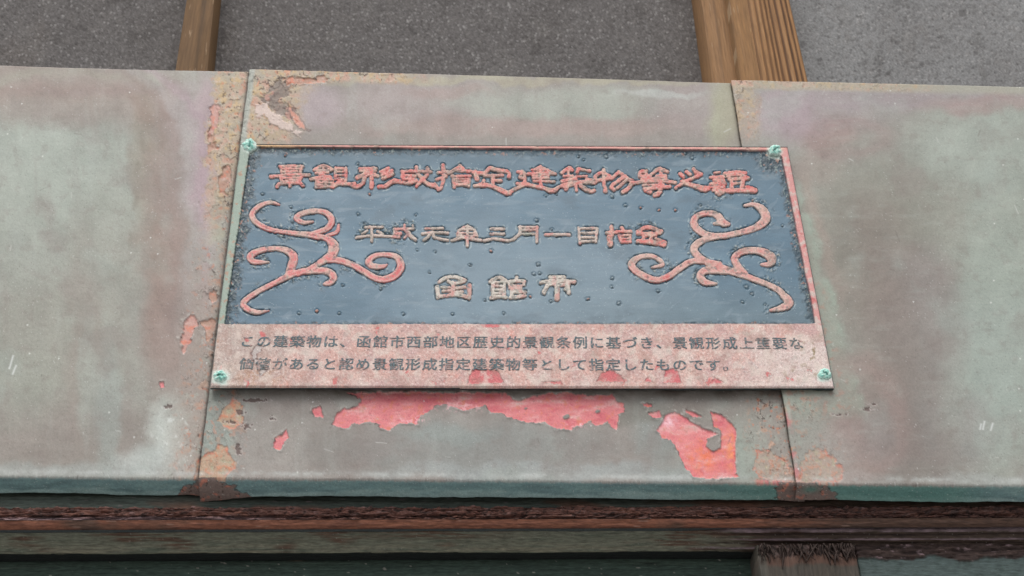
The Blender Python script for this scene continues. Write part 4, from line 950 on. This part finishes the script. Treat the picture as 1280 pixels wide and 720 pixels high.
# ------------------------------------------------------------------ the timber mouldings below
def zat(py_, Y): return at(640, py_, Y)[2]
XA, XB = at(-330, 640, .03)[0], at(1640, 640, .03)[0]
def strip(name, prof, fn, parent, x0=None, x1=None, nper=.00085, mat=None, sub=1.0):
    """a run of moulding: profile [(Y, Z)...] swept along X; fn(x, s, t) gives lift and colour"""
    x0 = XA if x0 is None else x0; x1 = XB if x1 is None else x1
    P = np.array(prof); seg = np.hypot(*np.diff(P, axis=0).T); cum = np.concatenate([[0], np.cumsum(seg)])
    ns = max(6, int(cum[-1] / (nper * sub))); s = np.linspace(0, cum[-1], ns)
    yy = np.interp(s, cum, P[:, 0]); zz = np.interp(s, cum, P[:, 1])
    ty = np.gradient(yy, s); tz = np.gradient(zz, s); l = np.hypot(ty, tz); ny_, nz_ = tz / l, -ty / l
    nxx = int((x1 - x0) / nper); X = np.linspace(x0, x1, nxx)
    XX, SS = np.meshgrid(X * 1000, s * 1000)
    hh, C = fn(XX, SS, SS / (cum[-1] * 1000))
    V = np.stack([np.broadcast_to(X, XX.shape), yy[:, None] + hh * ny_[:, None], zz[:, None] + hh * nz_[:, None]], -1)
    # end caps back into the wall
    Lb = V[:, :1].copy(); Lb[..., 1] += .06; Rb = V[:, -1:].copy(); Rb[..., 1] += .06
    V = np.concatenate([Lb, V, Rb], 1); C = np.concatenate([C[:, :1], C, C[:, -1:]], 1)
    return obj(name, V, gridfaces(*V.shape[:2]), mat or M_BEAM, parent, np.clip(C, .002, .9))
def filled(shape, c): C = np.empty(shape + (3,)); C[...] = lin(c); return C
GREEN, DGREEN, BROWN, DBROWN, LILAC = (72, 82, 76), (48, 58, 54), (104, 66, 52), (54, 36, 32), (140, 124, 128)
X2 = lambda px_: at(px_, 640, .02)[0] * 1000                       # mm along the beam for a photo column
def f_fillet(x, s, t):
    g = fbm(x * .06, s, 4, 4, 401); C = filled(x.shape, (66, 74, 68))
    mixc(C, (50, 54, 48), sst(-.1, .6, g) * .7); mixc(C, (80, 64, 54), sst(X2(760), X2(960), x + 60 * g) * .85); mixc(C, (96, 62, 48), sst(.15, .5, fbm(x, s * 3, 120, 3, 403)) * sst(.5, 1, t) * .7)
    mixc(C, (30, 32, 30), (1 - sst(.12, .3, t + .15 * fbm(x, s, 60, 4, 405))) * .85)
    mixc(C, (120, 108, 110), sst(.75, .95, fbm(x * .2, s, 3, 2, 407)) * .4)
    return .0006 * g, C
def f_rough(x, s, t):
    a = fbm(x * .09, s, 3.0, 5, 411, .7); b = fbm(x * .2, s, 2.2, 4, 413, .65); c = fbm(x, s, 50, 4, 415); k = fbm(x * .9 + s * .8, s, 7, 3, 417)
    r = np.clip(a * .7 + b * .5, -1, 1); ridge = 1 - np.abs(fbm(x * .09, s, 3.6, 4, 419)) * 2.2
    C = filled(x.shape, (94, 61, 52))
    mixc(C, (44, 30, 28), sst(-.1, .5, -r) * .85); mixc(C, (106, 84, 78), sst(.2, .6, r) * .6); mixc(C, (140, 118, 120), sst(.55, .85, ridge * .6 + b * .3) * .5)
    mixc(C, (34, 23, 21), sst(.3, .55, k) * .7); mixc(C, (124, 82, 66), sst(.2, .7, fbm(x * .3, s, 9, 4, 418)) * .5)
    ck = np.abs(fbm(x * .25 + s * .5, s * .8, 9, 4, 416)); mixc(C, (28, 19, 18), (1 - sst(.02, .09, ck)) * .75)
    mixc(C, (150, 128, 132), sst(.82, .97, t + .06 * c) * (1 - sst(X2(240), X2(420), x)) * .6)  # lilac glint painted along the lower edge at the left end
    mixc(C, (44, 30, 27), sst(X2(700), X2(1100), x) * .35)
    return .0036 * r + .0012 * ridge + .001 * c - .0014 - .0012 * (1 - sst(.02, .09, ck)), C
def f_brown(x, s, t):
    g = fbm(x * .09, s, 3, 5, 421, .7); c = fbm(x, s * 2, 110, 4, 423)
    C = filled(x.shape, (124, 80, 62)); mixc(C, (92, 58, 48), sst(-.1, .7, g) * .7); mixc(C, (132, 86, 64), sst(.1, .7, -g) * .5)
    mixc(C, (72, 62, 54), sst(.1, .5, c) * .7); mixc(C, (70, 56, 48), sst(X2(880), X2(1080), x + 50 * g) * .85)
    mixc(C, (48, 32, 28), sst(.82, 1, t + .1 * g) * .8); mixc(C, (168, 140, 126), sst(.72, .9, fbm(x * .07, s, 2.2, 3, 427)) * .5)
    return .0006 * g + .0004 * c, C
def f_cove(x, s, t):
    g = fbm(x * .06, s, 4, 5, 431, .7); c = fbm(x, s * 3, 130, 4, 433); f = fbm(x * .05, s, 2, 3, 435)
    C = filled(x.shape, (118, 121, 107)); mixc(C, (88, 98, 86), sst(.0, .7, g) * .7); mixc(C, (140, 134, 116), sst(.45, 1, t) * sst(-.5, .5, -g) * .7)
    br = np.clip(sst(.25, .6, c) * .8 + sst(X2(420), X2(520), x) * (1 - sst(X2(560), X2(680), x)) * (1 - sst(.3, .6, t)) * .7, 0, 1)
    mixc(C, (92, 62, 50), br * sst(-.5, .2, f)); 
    rt = sst(X2(860), X2(960), x + 40 * g)
    mixc(C, (70, 50, 44), rt * .85)
    rg = 1 - np.abs(((t * 3.1 + .05 * c) % 1) - .5) * 2
    mixc(C, (170, 150, 160), rt * sst(.72, .95, rg + .25 * g) * .7); mixc(C, (40, 28, 26), rt * sst(.7, .95, 1 - rg + .2 * g) * .8)
    mixc(C, (40, 36, 32), sst(.55, .9, f) * .4); mixc(C, (170, 168, 160), sst(.8, .95, fbm(x, s, 2.2, 2, 437)) * .4)
    return .0007 * g + .0004 * f + rt * .0022 * rg, C
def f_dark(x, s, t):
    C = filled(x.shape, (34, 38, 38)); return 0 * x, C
def f_low(x, s, t):
    g = fbm(x * .04, s, 5, 5, 441); C = filled(x.shape, (62, 78, 70)); mixc(C, (44, 56, 50), sst(-.1, .7, g) * .7); mixc(C, (80, 92, 82), sst(.2, .8, -g) * .5)
    mixc(C, (32, 36, 34), sst(.5, .8, fbm(x * .06, s, 3, 3, 443)) * .5); mixc(C, (180, 180, 172), (1 - sst(.0, .05, t)) * sst(.1, .5, fbm(x, s, 12, 4, 447)) * .6)
    mixc(C, (190, 186, 176), sst(.82, .95, fbm(x * .5, s, 4, 2, 449)) * .5); mixc(C, (150, 120, 96), np.exp(-((x - X2(369)) / 7) ** 2 - ((s - 12) / 1.6) ** 2) * .9)
    return .0006 * g, C
cornice = empty('wooden_cornice', (0, .05, float(zat(691, .05))))
tag(cornice, 'dark split timber cornice moulding running below the folded metal edge', 'moulding')
def cstrip(name, prof, fn, **k):
    o = strip(name, prof, fn, None, **k); o.parent = cornice
    o.matrix_parent_inverse = Matrix.Translation(-Vector(cornice.location)); return o
z = zat
Z1, Z2, Z3, Z4, Z5 = z(600, .024), z(634.5, .0205), z(648.5, .0165), z(661, .021), z(690, .046)
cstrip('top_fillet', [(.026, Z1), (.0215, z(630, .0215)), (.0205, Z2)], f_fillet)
cstrip('split_bead', [(.024, Z2 + .0005), (.0175, Z2 - .001), (.0145, z(642, .0145)), (.0165, Z3)], f_rough, nper=.0007, sub=.6)
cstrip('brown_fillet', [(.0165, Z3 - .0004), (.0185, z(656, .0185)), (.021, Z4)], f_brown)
cstrip('cove_board', [(.032, Z4 - .0004), (.028, z(664, .028)), (.038, z(678, .038)), (.046, Z5), (.0475, Z5 + .0004)], f_cove)
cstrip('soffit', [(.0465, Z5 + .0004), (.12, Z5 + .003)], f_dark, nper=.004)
# green board deep below the cornice
low = strip('wooden_board', [(.075, z(698.5, .062) + .0008), (.0635, z(698.5, .062) + .0004), (.062, z(699.5, .062)), (.062, z(800, .062))], f_low, None)
tag(low, 'dark green painted board under the cornice, behind the black gap', 'board')

def block(name, label, cat, xpl, xpr, ytop, Yf, back, fn, fr_strands=0, seed=1):
    x0, x1 = at(xpl, 700, Yf)[0], at(xpr, 700, Yf)[0]
    z0, z1 = z(ytop, Yf), z(800, Yf)
    nxx, ns = int((x1 - x0) / .0008), int((z0 - z1) / .0008)
    X, Zz = np.meshgrid(np.linspace(x0, x1, nxx), np.linspace(z0, z1, ns))
    hh, C = fn(X * 1000, (z0 - Zz) * 1000)
    V = np.stack([X, Yf - hh, Zz], -1)
    sk = lambda r: np.stack([r[..., 0], r[..., 1] * 0 + back, r[..., 2]], -1)
    V = np.concatenate([sk(V[:, :1]), V, sk(V[:, -1:])], 1); C = np.concatenate([C[:, :1], C, C[:, -1:]], 1)
    V = np.concatenate([sk(V[:1]), V], 0); C = np.concatenate([C[:1], C], 0)
    o = obj(name, V, gridfaces(*V.shape[:2]), M_BEAM if not fr_strands else M_BLOCK, None, np.clip(C, .002, .9))
    tag(o, label, cat)
    if fr_strands:
        vv, ff = [], []
        rr = random.Random(seed)
        for k in range(fr_strands):
            clump = x0 + (x1 - x0) * (.5 + .5 * math.sin(k * 2.399)) * 1.0
            bx = min(max(clump + rr.gauss(0, .004), x0 + .004), x1 - .003); bz = z0 - rr.uniform(-.001, .010) * rr.random()
            ln = rr.choice((.005, .007, .009, .012, .016)) * rr.uniform(.7, 1.2); wd = rr.uniform(.0006, .0019)
            lean = rr.gauss(0, .38); out = rr.uniform(.0002, .0028)
            lean = max(min(lean, (x1 - bx - .002) / ln), (x0 - bx + .002) / ln)
            b0 = len(vv)
            for q in range(4):
                tq = q / 3; w_ = wd * (1 - .7 * tq)
                cx, cz = bx + lean * ln * tq + .001 * math.sin(3 * tq + k), bz - ln * tq
                yy = Yf - .001 - out * math.sin(tq * 2.2)
                vv += [(cx - w_, yy + .0006, cz), (cx, yy - w_, cz), (cx + w_, yy + .0006, cz)]
            for q in range(3):
                for r in range(3):
                    a = b0 + q * 3 + r; b = b0 + q * 3 + (r + 1) % 3
                    ff.append((a, b, b + 3, a + 3))
        obj('torn_fibres', vv, ff, M_FIBRE, o, None)
    return o
M_BLOCK = material('end_grain_wood', grain=0.35, grain_scale=350, bump=0.6, bump_scale=300, rough=0.7, stretch=(1, 1, 0.08))
M_FIBRE = material('torn_wood_fibre', grain=0.4, grain_scale=300, bump=0.4, rough=0.8, color=(66, 53, 48))
def f_block(x, s):
    x = x - x.min(); wv = fbm(x, s * .15, 3, 4, 451); c = fbm(x, s, 30, 4, 453)
    C = filled(x.shape, (64, 58, 50)); mixc(C, (46, 44, 38), sst(0, .6, wv) * .6); mixc(C, (96, 90, 78), sst(.3, .8, -wv) * .4)
    topz = 1 - sst(19, 23, s + 3 * c); mixc(C, (84, 58, 46), topz * .9)
    rough = 1 - sst(9, 13, s + 5 * c + 3 * wv); r = fbm(x, s * .35, 2.4, 4, 457)
    mixc(C, (56, 42, 38), rough * .9); mixc(C, (104, 84, 80), rough * sst(.1, .6, r) * .8); mixc(C, (26, 20, 19), rough * sst(.1, .6, -r) * .9)
    mixc(C, (74, 72, 64), (1 - sst(6, 9, x)) * .8)
    return .0005 * wv + rough * (.0022 * r - .001), C
def f_panel(x, s):
    x_ = x - x.min(); g = fbm(x_ * .12, s, 4, 5, 461); c = fbm(x_, s, 34, 4, 463)
    C = filled(x.shape, (80, 94, 92)); mixc(C, (60, 74, 70), sst(0, .7, fbm(x_, s, 14, 4, 465)) * .6); mixc(C, (100, 112, 108), sst(.4, .9, fbm(x_, s, 3, 3, 467)) * .5)
    rough = 1 - sst(13, 15.5, s + 4 * c); b = fbm(x_ * .35, s, 4, 4, 469)
    mixc(C, (66, 50, 46), rough * .95); mixc(C, (40, 29, 27), rough * sst(0, .5, -g) * .8); mixc(C, (150, 128, 132), rough * sst(.4, .75, b) * .7); mixc(C, (98, 80, 74), rough * sst(.1, .6, g) * .5)
    return rough * (.0022 * g + .0018 * b + .0014) + .0002 * g, C
block('wooden_block', 'square timber block with torn fibres across its top, under the cornice', 'timber block', 948, 1071, 682, .030, .20, f_block, 85, 5)
block('wooden_board', 'grey green board with a split brown upper edge, right of the torn block', 'board', 1072.5, 1700, 683, .040, .20, f_panel)
# timber core the sheets are nailed to
zt = at(640, 128, .012)[2]
vb, fb = box(XA - .05, XB + .05, .0085, WY - .004, float(Z1) - .001, float(zt))
core = obj('backing_beam', vb, fb, M_EDGE, None, None, False); core.parent = cornice
core.matrix_parent_inverse = Matrix.Translation(-Vector(cornice.location))
